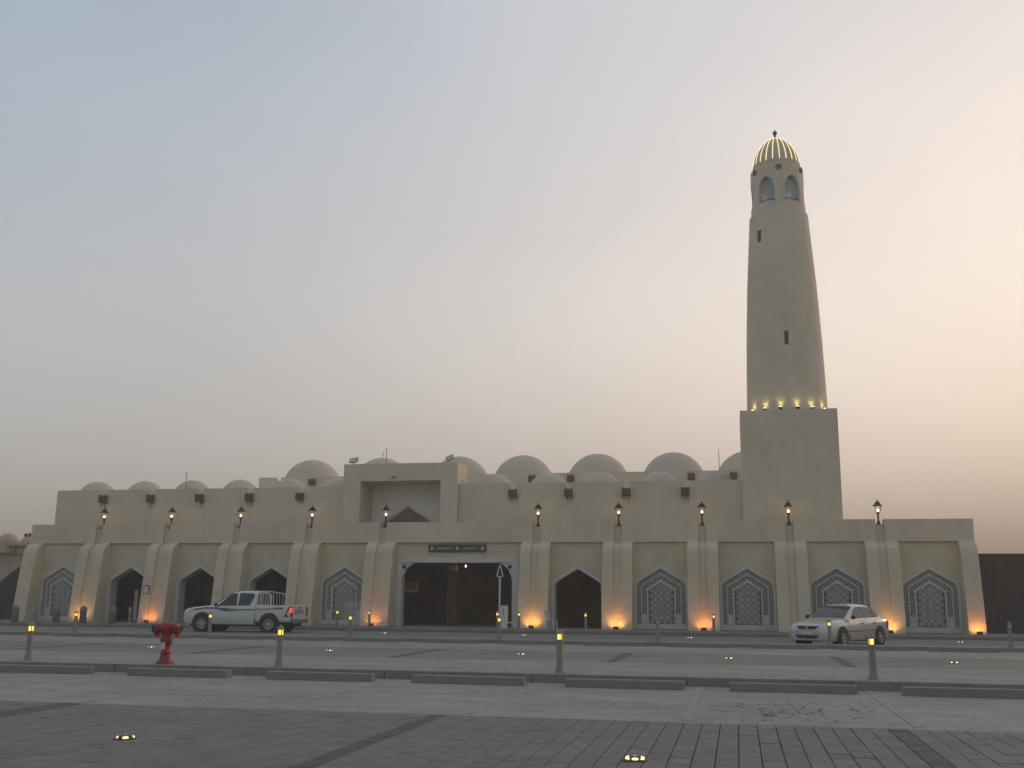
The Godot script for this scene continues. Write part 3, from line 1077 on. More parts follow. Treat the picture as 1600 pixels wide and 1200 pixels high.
		var l := SpotLight3D.new()
		l.name = "light"
		l.light_color = Color(1.0, 0.92, 0.5)
		l.light_energy = 0.11
		l.light_size = 0.06
		l.spot_angle = 52.0
		l.spot_range = 20.0
		l.spot_attenuation = 2.0
		l.shadow_enabled = true
		f.add_child(l)
		l.position = Vector3(0, 0.25, 0)
		l.rotation_degrees = Vector3(62, 0, 0)

# ------------------------------------------------------------------ lanterns, uplights, bollards, studs
func lantern(at: Vector3, k: int) -> void:
	var t := thing("wall_lantern", at, "black lantern with lit bulb on the mosque wall, %s from the left" % ORD[k], "lantern", "lanterns along the mosque wall")
	var st := mk()
	lathe(st, [Vector2(0.0, 0.0), Vector2(0.17, 0.0), Vector2(0.17, 0.03), Vector2(0.09, 0.06), Vector2(0.075, 0.16), Vector2(0.05, 0.22), Vector2(0.042, 0.50), Vector2(0.055, 0.56), Vector2(0.10, 0.62), Vector2(0.10, 0.645), Vector2(0.0, 0.645)], 14)
	part("post", st, M.iron, t)
	st = mk()
	lathe(st, [Vector2(0.10, 0.645), Vector2(0.155, 0.70), Vector2(0.185, 0.78), Vector2(0.195, 0.90), Vector2(0.20, 0.96)], 18)
	part("glass_bowl", st, M.lantern_glass, t)
	for j in 4:
		var a := TAU * (j + 0.5) / 4
		var d := Vector3(cos(a), 0, sin(a))
		st = mk()
		tube(st, [d * 0.105 + Vector3.UP * 0.64, d * 0.165 + Vector3.UP * 0.70, d * 0.195 + Vector3.UP * 0.78, d * 0.205 + Vector3.UP * 0.90, d * 0.225 + Vector3.UP * 1.0], 0.012, 5)
		part("strut", st, M.iron, t)
	st = mk()
	lathe(st, [Vector2(0.215, 0.955), Vector2(0.235, 0.97), Vector2(0.225, 1.0), Vector2(0.15, 1.02), Vector2(0.12, 1.07), Vector2(0.14, 1.10), Vector2(0.13, 1.12), Vector2(0.06, 1.15), Vector2(0.03, 1.18), Vector2(0.035, 1.22), Vector2(0.02, 1.27), Vector2(0.0, 1.29)], 16)
	part("cap", st, M.iron, t)
	st = mk()
	lathe(st, [Vector2(0.0, 0.648), Vector2(0.04, 0.65), Vector2(0.065, 0.70), Vector2(0.06, 0.75), Vector2(0.025, 0.80), Vector2(0.0, 0.805)], 12)
	part("bulb", st, M.bulb, t)
	omni(t, Vector3(0, 0.73, 0), Color(1.0, 0.78, 0.5), 0.035, 0.06)

func uplight(x: float, orange: bool, label: String, e: float) -> void:
	var t := thing("ground_uplight", Vector3(x, PAVE, -52.86), label, "uplight", "uplights at the foot of the buttresses")
	var st := mk()
	cbox(st, Vector3(0, 0.075, 0.0), Vector3(0.25, 0.15, 0.10), 0.012)
	part("housing", st, M.black, t)
	st = mk()
	box(st, Vector3(-0.14, 0.0, 0.075), Vector3(0.14, 0.012, 0.12))
	part("base_plate", st, M.grey_metal, t)
	st = mk()
	box(st, Vector3(-0.11, 0.04, -0.056), Vector3(0.11, 0.14, -0.0505))
	part("lens", st, M.up_glow, t)
	for s in [-0.07, 0.07]:
		var l := SpotLight3D.new()
		l.name = "light"
		l.light_color = Color(1.0, 0.60, 0.28) if orange else Color(1.0, 0.70, 0.36)
		l.light_energy = e
		l.light_size = 0.05
		l.spot_angle = 72.0
		l.spot_range = 20.0
		l.spot_attenuation = 2.0
		l.shadow_enabled = true
		t.add_child(l, true)
		l.position = Vector3(s * 1.9, 0.08, -0.08)
		l.rotation_degrees = Vector3(62, 0, 0)

func make_bollard(at: Vector3, label: String, group: String, lit: bool) -> Node3D:
	var t := thing("lit_bollard", at, label, "bollard", group)
	t.scale = Vector3(0.85, 1.0, 0.85)
	var st := mk()
	lathe(st, [Vector2(0.0, 0.0), Vector2(0.125, 0.0), Vector2(0.125, 0.025), Vector2(0.10, 0.03), Vector2(0.095, 0.10), Vector2(0.078, 0.12), Vector2(0.074, 0.60), Vector2(0.085, 0.62), Vector2(0.085, 0.64), Vector2(0.0, 0.64)], 8, Vector3.ZERO, false, Basis(Vector3.UP, PI / 8))
	part("post", st, M.post, t)
	st = mk()
	lathe(st, [Vector2(0.055, 0.64), Vector2(0.06, 0.65), Vector2(0.06, 0.735), Vector2(0.055, 0.745)], 14)
	part("lamp_lens", st, (M.amber if lit else M.lamp_lens), t)
	for j in 4:
		var a := TAU * (j + 0.5) / 4
		st = mk()
		box(st, Vector3(cos(a) * 0.073 - 0.008, 0.64, sin(a) * 0.073 - 0.008), Vector3(cos(a) * 0.073 + 0.008, 0.745, sin(a) * 0.073 + 0.008))
		part("guard_bar", st, M.post, t)
	st = mk()
	lathe(st, [Vector2(0.0, 0.745), Vector2(0.095, 0.745), Vector2(0.10, 0.765), Vector2(0.07, 0.80), Vector2(0.035, 0.82), Vector2(0.03, 0.84), Vector2(0.0, 0.85)], 12)
	part("cap", st, M.post, t)
	if lit: omni(t, Vector3(0, 0.69, 0), Color(1.0, 0.7, 0.2), 0.035, 0.05)
	return t

func stud(at: Vector3, label: String, n := 4, off := 0.35) -> void:
	var t := thing("road_stud", at, label, "road stud", "lit studs set in the paving")
	t.scale = Vector3.ONE * 0.78
	var st := mk()
	lathe(st, [Vector2(0.135, 0.0), Vector2(0.125, 0.012), Vector2(0.10, 0.034), Vector2(0.06, 0.047), Vector2(0.0, 0.05)], 20)
	part("dome", st, M.iron, t)
	st = mk()
	lathe(st, [Vector2(0.165, -0.004), Vector2(0.165, 0.008), Vector2(0.13, 0.010)], 20, Vector3.ZERO, false)
	part("rim", st, M.iron, t)
	for j in n:
		var bs := Basis(Vector3.UP, TAU * (j + off) / n)
		var o := PackedVector2Array()
		for k in 10:
			var a := TAU * k / 10
			o.append(Vector2(cos(a) * 0.044, sin(a) * 0.017))
		st = mk()
		prism(st, o, -0.02, 0.006, bs * Basis(Vector3.RIGHT, -0.75), bs * Vector3(0, 0.027, 0.112))
		part("lens", st, M.stud_glow, t)

func street_furniture() -> void:
	for k in 10:
		lantern(Vector3(RIBS[k], 5.27, Z0 - 0.42), k)
	uplight(RIBS[0], false, "uplight glowing at the foot of the leftmost buttress", 0.50)
	uplight(RIBS[1], true, "uplight glowing orange between the first two open arches on the left", 0.34)
	uplight(RIBS[4], true, "uplight glowing left of the wide entrance", 0.40)
	uplight(RIBS[5], false, "uplight glowing right of the wide entrance", 0.50)
	uplight(RIBS[6], false, "uplight glowing right of the single open arch", 0.50)
	uplight(RIBS[7], true, "uplight glowing orange between two carved screens", 0.42)
	uplight(RIBS[9], false, "uplight glowing behind the silver saloon car", 0.55)
	uplight(10.75, true, "uplight glowing at the right-hand end pier", 0.42)
	# lit bollards: near kerb, far kerb, along the mosque
	var near := [-15.36, -9.44, -3.5, 2.42]
	for k in 4:
		make_bollard(Vector3(near[k], 0.17, -21.32), "bollard with lit amber top on the near kerb, %s from the left" % ORD[k], "lit bollards on the near kerb", true)
	var far := [-26.21, -20.32, -14.51, -8.69, -2.86, 3.07, 8.91]
	for k in 7:
		make_bollard(Vector3(far[k], 0.13, -39.15), ("bollard with lit top on the far kerb, %s from the left" if k != 4 else "unlit bollard on the far kerb, %s from the left") % ORD[k], "bollards on the far kerb", k != 4 and k != 6)
	var wall := [[-36.98, 0], [-31.33, 0], [-19.80, 1], [-18.10, 1], [-11.53, 1], [-10.45, 1], [-7.19, 1], [-1.15, 1]]
	for k in wall.size():
		make_bollard(Vector3(wall[k][0], PAVE, -51.5), "slim %s bollard on the pavement by the mosque, %s from the left" % ["lit" if wall[k][1] else "unlit", ORD[k]], "bollards on the mosque pavement", wall[k][1] == 1)
	# plain stone bollards on the left
	var sb := [-37.7, -35.25, -33.67, -31.96]
	for k in 4:
		var t := thing("stone_bollard", Vector3(sb[k], PAVE, -50.9), "plain round-topped stone bollard by the left arches, %s from the left" % ORD[k], "bollard", "plain stone bollards at the left end")
		var st := mk()
		lathe(st, [Vector2(0.0, 0.0), Vector2(0.18, 0.0), Vector2(0.175, 0.60), Vector2(0.185, 0.63), Vector2(0.185, 0.68)], 18)
		part("shaft", st, M.stone, t)
		st = mk()
		lathe(st, [Vector2(0.185, 0.68), Vector2(0.175, 0.76), Vector2(0.13, 0.84), Vector2(0.07, 0.885), Vector2(0.0, 0.90)], 18)
		part("rounded_top", st, M.stone, t)
	# road studs
	stud(Vector3(-6.81, 0.016, -11.3), "lit domed stud in the foreground paving at lower left")
	stud(Vector3(-1.07, 0.016, -11.2), "lit domed stud in the foreground paving at the bottom edge", 6, 0.1)
	for k in 5: stud(Vector3(-18.0 + 5.9 * k, 0.003, -30.95), "small lit stud in the middle lane, %s from the left" % ORD[k])
	var fs := [-21.46, -15.73, -9.3, -2.07, 8.78]
	for k in 5: stud(Vector3(fs[k], 0.003, -46.9), "tiny lit stud in the far road, %s from the left" % ORD[k])
	# wheel stops
	var ws := mk()
	var o := PackedVector2Array()
	for v in [[-0.10, 0.0], [0.10, 0.0], [0.085, 0.13], [0.07, 0.145], [-0.07, 0.145], [-0.085, 0.13]]: o.append(Vector2(v[0], v[1]))
	side_prism(ws, o, -1.10, 1.10)
	var wm := mesh(ws)
	for k in 7:
		var w := part("wheel_stop", wm, M.stop, self, Vector3([-14.2, -11.12, -8.08, -5.08, -2.1, 0.9, 3.85][k], 0.004, -20.28 + 0.05 * k * 0.5))
		tag(w, "long concrete wheel stop before the near kerb, %s from the left" % ORD[k], "wheel stop", "wheel stops at the near kerb")
	for k in 12:
		var w := part("wheel_stop", wm, M.stop, self, Vector3([-25.2, -21.75, -18.75, -16.0, -13.2, -10.3, -7.2, -4.3, -1.4, 1.45, 4.4, 7.2][k], 0.004, -38.05))
		tag(w, "concrete wheel stop before the far kerb, %s from the left" % ORD[k], "wheel stop", "wheel stops at the far kerb")
	hydrant()

func hydrant() -> void:
	var t := thing("fire_hydrant", Vector3(-12.05, 0.17, -21.32), "red fire hydrant with two side outlets on the near kerb", "fire hydrant")
	var st := mk()
	lathe(st, [Vector2(0.0, 0.0), Vector2(0.19, 0.0), Vector2(0.19, 0.03), Vector2(0.155, 0.035), Vector2(0.135, 0.10), Vector2(0.105, 0.20), Vector2(0.105, 0.215), Vector2(0.125, 0.22), Vector2(0.125, 0.245), Vector2(0.10, 0.25), Vector2(0.10, 0.46), Vector2(0.125, 0.465), Vector2(0.125, 0.50), Vector2(0.10, 0.505), Vector2(0.115, 0.62), Vector2(0.15, 0.70), Vector2(0.165, 0.78), Vector2(0.14, 0.84), Vector2(0.08, 0.875), Vector2(0.0, 0.885)], 22)
	part("barrel", st, M.red, t)
	for s in [-1, 1]:
		var ax := Basis(Vector3.BACK, -s * PI / 2 - s * 0.12)
		st = mk()
		lathe(st, [Vector2(0.11, 0.05), Vector2(0.105, 0.19), Vector2(0.12, 0.20), Vector2(0.12, 0.235), Vector2(0.08, 0.25), Vector2(0.0, 0.255)], 18, Vector3(0, 0.755, 0), true, ax)
		var ou := part("side_outlet", st, M.red, t)
		st = mk()
		lathe(st, [Vector2(0.065, 0.0), Vector2(0.06, 0.10), Vector2(0.07, 0.105), Vector2(0.07, 0.13), Vector2(0.0, 0.14)], 14, Vector3(s * 0.19, 0.70, 0.0), true, Basis(Vector3.BACK, -s * 2.5))
		part("hose_cap", st, M.red, ou)
		# hand wheel: ring, hub and spokes
		st = mk()
		var ring := []
		for k in 17:
			var a := TAU * k / 16
			ring.append(Vector3(s * 0.325, 0.735 + sin(a) * 0.075, cos(a) * 0.075))
		tube(st, ring, 0.012, 6)
		for k in 4:
			var a := TAU * k / 8
			tube(st, [Vector3(s * 0.325, 0.735 + sin(a) * 0.073, cos(a) * 0.073), Vector3(s * 0.325, 0.735 - sin(a) * 0.073, -cos(a) * 0.073)], 0.007, 5)
		tube(st, [Vector3(s * 0.23, 0.735, 0), Vector3(s * 0.34, 0.735, 0)], 0.015, 8)
		part("hand_wheel", st, M.black, ou)
	for k in 4:
		var a := TAU * (k + 0.5) / 4
		st = mk()
		lathe(st, [Vector2(0.022, 0.03), Vector2(0.022, 0.055), Vector2(0.0, 0.06)], 6, Vector3(cos(a) * 0.165, 0, sin(a) * 0.165), false)
		part("bolt", st, M.rubber, t)
		st = mk()
		lathe(st, [Vector2(0.018, 0.44), Vector2(0.018, 0.525), Vector2(0.0, 0.53)], 6, Vector3(cos(a) * 0.115, 0, sin(a) * 0.115), false)
		part("bolt", st, M.rubber, t)
	st = mk()
	cbox(st, Vector3(-0.018, 0.375, 0.106), Vector3(0.095, 0.16, 0.012), 0.003)
	part("label_plate", st, M.white_plastic, t)

# ------------------------------------------------------------------ vehicles
# Bodies are lofted through cross-sections.  Local axes: the car points to -x, y up, its left side faces +z.
func loft(st: SurfaceTool, secs: Array) -> void:      # secs: arrays of Vector3 (one open half from sill to centre line), mirrored in z
	st.set_smooth_group(0)
	for s in [1.0, -1.0]:
		for i in secs.size() - 1:
			for k in secs[i].size() - 1:
				var a: Vector3 = secs[i][k]; var b: Vector3 = secs[i + 1][k]; var c: Vector3 = secs[i + 1][k + 1]; var d: Vector3 = secs[i][k + 1]
				var v := [a, b, c, d]
				for q in 4: v[q] = Vector3(v[q].x, v[q].y, v[q].z * s)
				if s > 0: quad(st, v[0], v[1], v[2], v[3])
				else: quad(st, v[3], v[2], v[1], v[0])
	st.set_smooth_group(-1)
	for e in [0, secs.size() - 1]:
		var cc: Vector3 = secs[e][0]
		cc.z = 0
		var mid := Vector3(secs[0 if e else secs.size() - 1][0].x, cc.y, 0)
		for k in secs[e].size() - 1:
			for s in [1.0, -1.0]:
				var a: Vector3 = secs[e][k]; var b: Vector3 = secs[e][k + 1]
				poly_out(st, [cc, Vector3(a.x, a.y, a.z * s), Vector3(b.x, b.y, b.z * s)], mid)

func body_section(x: float, y0: float, y1: float, y2: float, w: float, wt: float) -> Array:   # sill, shoulder, top; half widths
	return [Vector3(x, y0, w * 0.93), Vector3(x, y0 + 0.09, w * 0.985), Vector3(x, lerpf(y0, y1, 0.45), w), Vector3(x, lerpf(y0, y1, 0.78), w * 0.992), Vector3(x, y1 - 0.03, w * 0.965), Vector3(x, y1, w * 0.93), Vector3(x, lerpf(y1, y2, 0.7), wt), Vector3(x, y2, wt * 0.5), Vector3(x, y2, 0)]

func wheel(parent: Node3D, at: Vector3, r: float, side: float, spokes: int) -> void:
	var st := mk()
	var ax := Basis(Vector3.RIGHT, side * PI / 2)
	lathe(st, [Vector2(r * 0.62, -0.20), Vector2(r * 0.9, -0.21), Vector2(r, -0.17), Vector2(r, -0.04), Vector2(r * 0.95, 0.0), Vector2(r * 0.72, 0.012), Vector2(r * 0.64, 0.0), Vector2(r * 0.63, -0.05)], 28, Vector3.ZERO, true, ax)
	var w := part("wheel", st, M.tyre, parent, at)
	st = mk()
	lathe(st, [Vector2(r * 0.64, 0.0), Vector2(r * 0.60, -0.005), Vector2(r * 0.58, -0.06), Vector2(0.0, -0.065)], 24, Vector3.ZERO, false, ax)
	part("rim", st, M.rubber, w)
	st = mk()
	for k in spokes:
		var a := TAU * k / spokes
		var d := Vector3(cos(a), sin(a), 0)
		var n := Vector3(-sin(a), cos(a), 0)
		var z := -0.012 * side
		hexa(st, [d * 0.03 - n * 0.022 + Vector3(0, 0, z - 0.03 * side), d * r * 0.60 - n * 0.032 + Vector3(0, 0, z - 0.03 * side), d * r * 0.60 + n * 0.032 + Vector3(0, 0, z - 0.03 * side), d * 0.03 + n * 0.022 + Vector3(0, 0, z - 0.03 * side), d * 0.03 - n * 0.022 + Vector3(0, 0, z), d * r * 0.60 - n * 0.03 + Vector3(0, 0, z), d * r * 0.60 + n * 0.03 + Vector3(0, 0, z), d * 0.03 + n * 0.022 + Vector3(0, 0, z)])
	lathe(st, [Vector2(r * 0.20, -0.02), Vector2(r * 0.19, 0.0), Vector2(0.0, 0.004)], 12, Vector3.ZERO, false, ax)
	lathe(st, [Vector2(r * 0.645, 0.0), Vector2(r * 0.63, 0.008), Vector2(r * 0.575, -0.005)], 24, Vector3.ZERO, false, ax)
	part("spokes", st, M.rim, w)

func flat(pts: Array, zf: Callable, lift: float, side: float) -> SurfaceTool:     # a side window or stripe: (x, y) outline laid on the body's side
	var st := mk()
	var p := PackedVector2Array()
	for v in pts: p.append(Vector2(v[0], v[1]))
	if Geometry2D.is_polygon_clockwise(p): p.reverse()
	var t := Geometry2D.triangulate_polygon(p)
	for i in range(0, t.size(), 3):
		var v := []
		for k in 3:
			var q := p[t[i + k]]
			v.append(Vector3(q.x, q.y, (zf.call(q.x, q.y) + lift) * side))
		poly_out(st, v, Vector3(v[0].x, v[0].y, 0))
	for i in p.size():
		var a := p[i]; var b := p[(i + 1) % p.size()]
		var A := Vector3(a.x, a.y, (zf.call(a.x, a.y) + lift) * side); var B := Vector3(b.x, b.y, (zf.call(b.x, b.y) + lift) * side)
		var C := Vector3(B.x, B.y, B.z - 0.03 * side); var D := Vector3(A.x, A.y, A.z - 0.03 * side)
		quad(st, A, B, C, D)
	return st

func screen(st: SurfaceTool, cab: Array, x0: float, x1: float) -> void:     # a curved glass laid on the cab's roof line between two stations
	var at := func(x: float) -> Array:
		for i in cab.size() - 1:
			if x <= cab[i + 1][0]:
				var u: float = (x - cab[i][0]) / (cab[i + 1][0] - cab[i][0])
				return [lerpf(cab[i][2], cab[i + 1][2], u), lerpf(cab[i][3], cab[i + 1][3], u)]
		return [cab[-1][2], cab[-1][3]]
	st.set_smooth_group(0)
	for i in 8:
		var xa := lerpf(x0, x1, i / 8.0)
		var xb := lerpf(x0, x1, (i + 1) / 8.0)
		var A: Array = at.call(xa)
		var B: Array = at.call(xb)
		for k in 4:
			var u0 := -1.0 + k * 0.5
			var u1 := u0 + 0.5
			var y := func(C: Array, u: float) -> float: return C[0] + 0.028 - 0.018 * u * u
			quad(st, Vector3(xa, y.call(A, u1), u1 * (A[1] - 0.03)), Vector3(xb, y.call(B, u1), u1 * (B[1] - 0.03)), Vector3(xb, y.call(B, u0), u0 * (B[1] - 0.03)), Vector3(xa, y.call(A, u0), u0 * (A[1] - 0.03)))
	st.set_smooth_group(-1)

func pickup() -> void:
	var t := thing("pickup_truck", Vector3(-22.35, 0.0, -46.38), "white double-cab pickup truck with grey side stripes and lit tail lamp", "pickup truck", "", 0.0)
	t.scale = Vector3.ONE * 1.02
	# front at x = -2.66, rear at 2.66
	var st := mk()
	loft(st, [body_section(-2.66, 0.52, 0.74, 0.80, 0.62, 0.5), body_section(-2.60, 0.42, 0.86, 0.93, 0.78, 0.62), body_section(-2.45, 0.36, 0.98, 1.03, 0.87, 0.72), body_section(-2.1, 0.34, 1.03, 1.09, 0.905, 0.78), body_section(-1.6, 0.34, 1.06, 1.14, 0.915, 0.80), body_section(-1.15, 0.34, 1.09, 1.18, 0.92, 0.80), body_section(-0.5, 0.34, 1.11, 1.16, 0.92, 0.80), body_section(0.88, 0.34, 1.13, 1.16, 0.92, 0.80), body_section(0.90, 0.34, 1.13, 1.16, 0.92, 0.80)])
	var body := part("body", st, M.truck, t)
	# load bed with open top
	st = mk()
	for s in [-1.0, 1.0]:
		loft_wall(st, 0.93, 2.60, s)
	box(st, Vector3(0.93, 0.50, -0.88), Vector3(0.97, 1.17, 0.88))
	box(st, Vector3(0.95, 0.48, -0.86), Vector3(2.60, 0.56, 0.86))
	var bed := part("load_bed", st, M.truck, t)
	st = mk()
	cbox(st, Vector3(2.605, 0.87, 0), Vector3(0.06, 0.60, 1.52), 0.02)
	var gate := part("tailgate", st, M.truck, t)
	st = mk()
	cbox(st, Vector3(2.638, 1.08, 0.0), Vector3(0.012, 0.05, 0.26), 0.004)
	part("brake_lamp", st, M.tail, gate)
	var tm := TextMesh.new()
	tm.text = "TOYOTA"
	tm.font = sans()
	tm.font_size = 64
	tm.pixel_size = 0.0042
	tm.depth = 0.012
	var tx := part("lettering", tm, M.stripe, gate, Vector3(2.638, 0.90, 0.05))
	tx.rotation.y = PI / 2
	# cab
	st = mk()
	var cab := [[-1.18, 1.14, 1.145, 0.80], [-0.92, 1.14, 1.33, 0.76], [-0.50, 1.13, 1.62, 0.70], [-0.22, 1.13, 1.76, 0.665], [0.05, 1.13, 1.80, 0.655], [0.45, 1.13, 1.805, 0.65], [0.78, 1.13, 1.79, 0.65], [0.90, 1.13, 1.755, 0.65]]
	var secs := []
	for c in cab:
		var wb := 0.855
		secs.append([Vector3(c[0], c[1] - 0.06, wb + 0.01), Vector3(c[0], c[1], wb), Vector3(c[0], lerpf(c[1], c[2], 0.55), lerpf(wb, c[3], 0.5)), Vector3(c[0], c[2] - minf(0.06, (c[2] - c[1]) * 0.3), c[3] + 0.02), Vector3(c[0], c[2] - minf(0.015, (c[2] - c[1]) * 0.1), c[3] - 0.05), Vector3(c[0], c[2] + 0.01, c[3] * 0.5), Vector3(c[0], c[2] + 0.015, 0)])
	loft(st, secs)
	part("cab", st, M.truck, t)
	var side := func(_x: float, y: float) -> float: return lerpf(0.858, 0.685, clampf((y - 1.13) / 0.62, 0, 1))
	for s in [1.0, -1.0]:
		part("front_window", flat([[-0.92, 1.15], [-0.02, 1.16], [-0.05, 1.69], [-0.20, 1.70], [-0.40, 1.61]], side, 0.012, s), M.car_glass, t)
		part("rear_window", flat([[0.06, 1.16], [0.62, 1.18], [0.78, 1.56], [0.76, 1.69], [0.08, 1.71]], side, 0.012, s), M.car_glass, t)
		var z := func(_x: float, y: float) -> float: return 0.925 - 0.06 * clampf((y - 0.95) / 0.2, 0, 1)
		part("side_stripe", flat([[-2.05, 0.955], [-1.5, 1.03], [-0.9, 1.0], [-0.55, 0.90], [0.2, 0.955], [0.88, 0.965], [0.88, 1.015], [0.2, 1.01], [-0.3, 1.0], [-0.9, 1.065], [-1.5, 1.085], [-2.05, 1.0]], z, 0.008, s), M.stripe, t)
		part("side_stripe", flat([[-0.75, 1.03], [-0.45, 0.95], [0.0, 0.955], [-0.25, 1.02], [-0.5, 1.075]], z, 0.010, s), M.stripe, t)
		var zb := func(_x: float, y: float) -> float: return 0.912 - 0.03 * clampf((y - 0.95) / 0.2, 0, 1)
		part("bed_stripe", flat([[0.95, 0.99], [1.75, 1.0], [2.2, 1.02], [2.26, 1.10], [1.95, 1.09], [1.75, 1.05], [0.95, 1.03]], zb, 0.012, s), M.stripe, t)
		part("sill_shadow_gap", flat([[0.885, 0.38], [0.925, 0.38], [0.925, 1.16], [0.885, 1.14]], z, -0.002, s), M.rubber, t)
		st = mk()
		cbox(st, Vector3(-0.95, 1.19, s * 0.97), Vector3(0.10, 0.15, 0.18), 0.03)
		part("wing_mirror", st, M.rubber, t)
		for x in [-0.12, 0.62]:
			st = mk()
			cbox(st, Vector3(x, 1.04, s * 0.93), Vector3(0.18, 0.035, 0.03), 0.01)
			part("door_handle", st, M.truck, t)
		var zn := func(x: float, _y: float) -> float: return lerpf(0.70, 0.895, sqrt(clampf((x + 2.62) / 0.5, 0, 1)))
		part("headlamp", flat([[-2.54, 0.87], [-2.30, 0.91], [-2.12, 1.02], [-2.30, 1.02], [-2.50, 0.97]], zn, 0.015, s), M.headlamp, t)
		st = mk()
		hexa(st, [Vector3(2.30, 0.68, s * 0.925), Vector3(2.645, 0.68, s * 0.90), Vector3(2.645, 0.68, s * 0.77), Vector3(2.30, 0.68, s * 0.80), Vector3(2.50, 1.12, s * 0.915), Vector3(2.645, 1.12, s * 0.895), Vector3(2.645, 1.12, s * 0.77), Vector3(2.50, 1.12, s * 0.80)])
		var tl := part("tail_lamp", st, M.tail, t)
		st = mk()
		cbox(st, Vector3(2.60, 0.98, s * 0.87), Vector3(0.11, 0.20, 0.11), 0.02)
		part("lit_lamp", st, M.tail_on if s > 0 else M.tail, tl)
		for x in [-1.62, 1.60]:
			var zc := 0.925
			st = mk()
			lathe(st, [Vector2(0.47, -0.30), Vector2(0.47, 0.0), Vector2(0.455, 0.012), Vector2(0.0, 0.012)], 30, Vector3(x, 0.40, s * zc), false, Basis(Vector3.RIGHT, s * PI / 2))
			part("wheel_arch", st, M.rubber, t)
			wheel(t, Vector3(x, 0.375, s * 0.955), 0.375, s, 8)
		part("mud_flap", flat([[1.98, 0.18], [2.02, 0.18], [2.02, 0.45], [1.98, 0.45]], z, -0.08, s), M.rubber, t)
	# windscreen, rear window
	st = mk()
	screen(st, cab, -1.12, -0.30)
	part("windscreen", st, M.car_glass, t)
	st = mk()
	quad(st, Vector3(0.925, 1.22, 0.60), Vector3(0.925, 1.22, -0.60), Vector3(0.918, 1.68, -0.54), Vector3(0.918, 1.68, 0.54))
	part("back_window", st, M.car_glass, t)
	# rack behind the cab
	st = mk()
	var fr := []
	for v in [[-0.68, 1.16], [-0.66, 1.74], [-0.58, 1.79], [0.58, 1.79], [0.66, 1.74], [0.68, 1.16]]: fr.append(Vector3(1.05, v[1], v[0]))
	tube(st, fr, 0.025, 7)
	for s in [-0.68, 0.68]:
		tube(st, [Vector3(1.05, 1.76, s * 0.95), Vector3(1.52, 1.70, s * 1.08), Vector3(1.60, 1.60, s * 1.12), Vector3(1.63, 1.16, s * 1.22)], 0.025, 7)
		for x in [1.18, 1.32, 1.46]:
			tube(st, [Vector3(x, 1.73, s * (0.97 + (x - 1.05) * 0.25)), Vector3(x, 1.16, s * (1.12 + (x - 1.05) * 0.15))], 0.017, 6)
	part("cab_rack", st, M.truck, t)
	st = mk()
	cbox(st, Vector3(2.68, 0.50, 0), Vector3(0.16, 0.20, 1.62), 0.03)
	part("rear_bumper", st, M.grey_metal, t)
	st = mk()
	box(st, Vector3(-2.3, 0.26, -0.70), Vector3(2.45, 0.42, 0.70))
	part("underbody", st, M.rubber, t)
	st = mk()
	cbox(st, Vector3(-2.645, 0.72, 0), Vector3(0.06, 0.26, 0.95), 0.02)
	part("grille", st, M.rubber, t)

func loft_wall(st: SurfaceTool, x0: float, x1: float, s: float) -> void:
	var prof := [[0.86, 0.46], [0.905, 0.56], [0.915, 0.80], [0.908, 1.0], [0.88, 1.15], [0.86, 1.175], [0.80, 1.175], [0.79, 1.15], [0.79, 0.5]]
	for i in prof.size() - 1:
		var a: Array = prof[i]; var b: Array = prof[i + 1]
		poly_out(st, [Vector3(x0, a[1], a[0] * s), Vector3(x1, a[1], a[0] * s), Vector3(x1, b[1], b[0] * s), Vector3(x0, b[1], b[0] * s)], Vector3((x0 + x1) / 2, 0.8, 0.85 * s))
	for x in [x0, x1]:
		var o := []
		for v in prof: o.append(Vector3(x, v[1], v[0] * s))
		for i in range(1, o.size() - 1): poly_out(st, [o[0], o[i], o[i + 1]], Vector3((x0 + x1) / 2, 0.8, 0.85 * s))

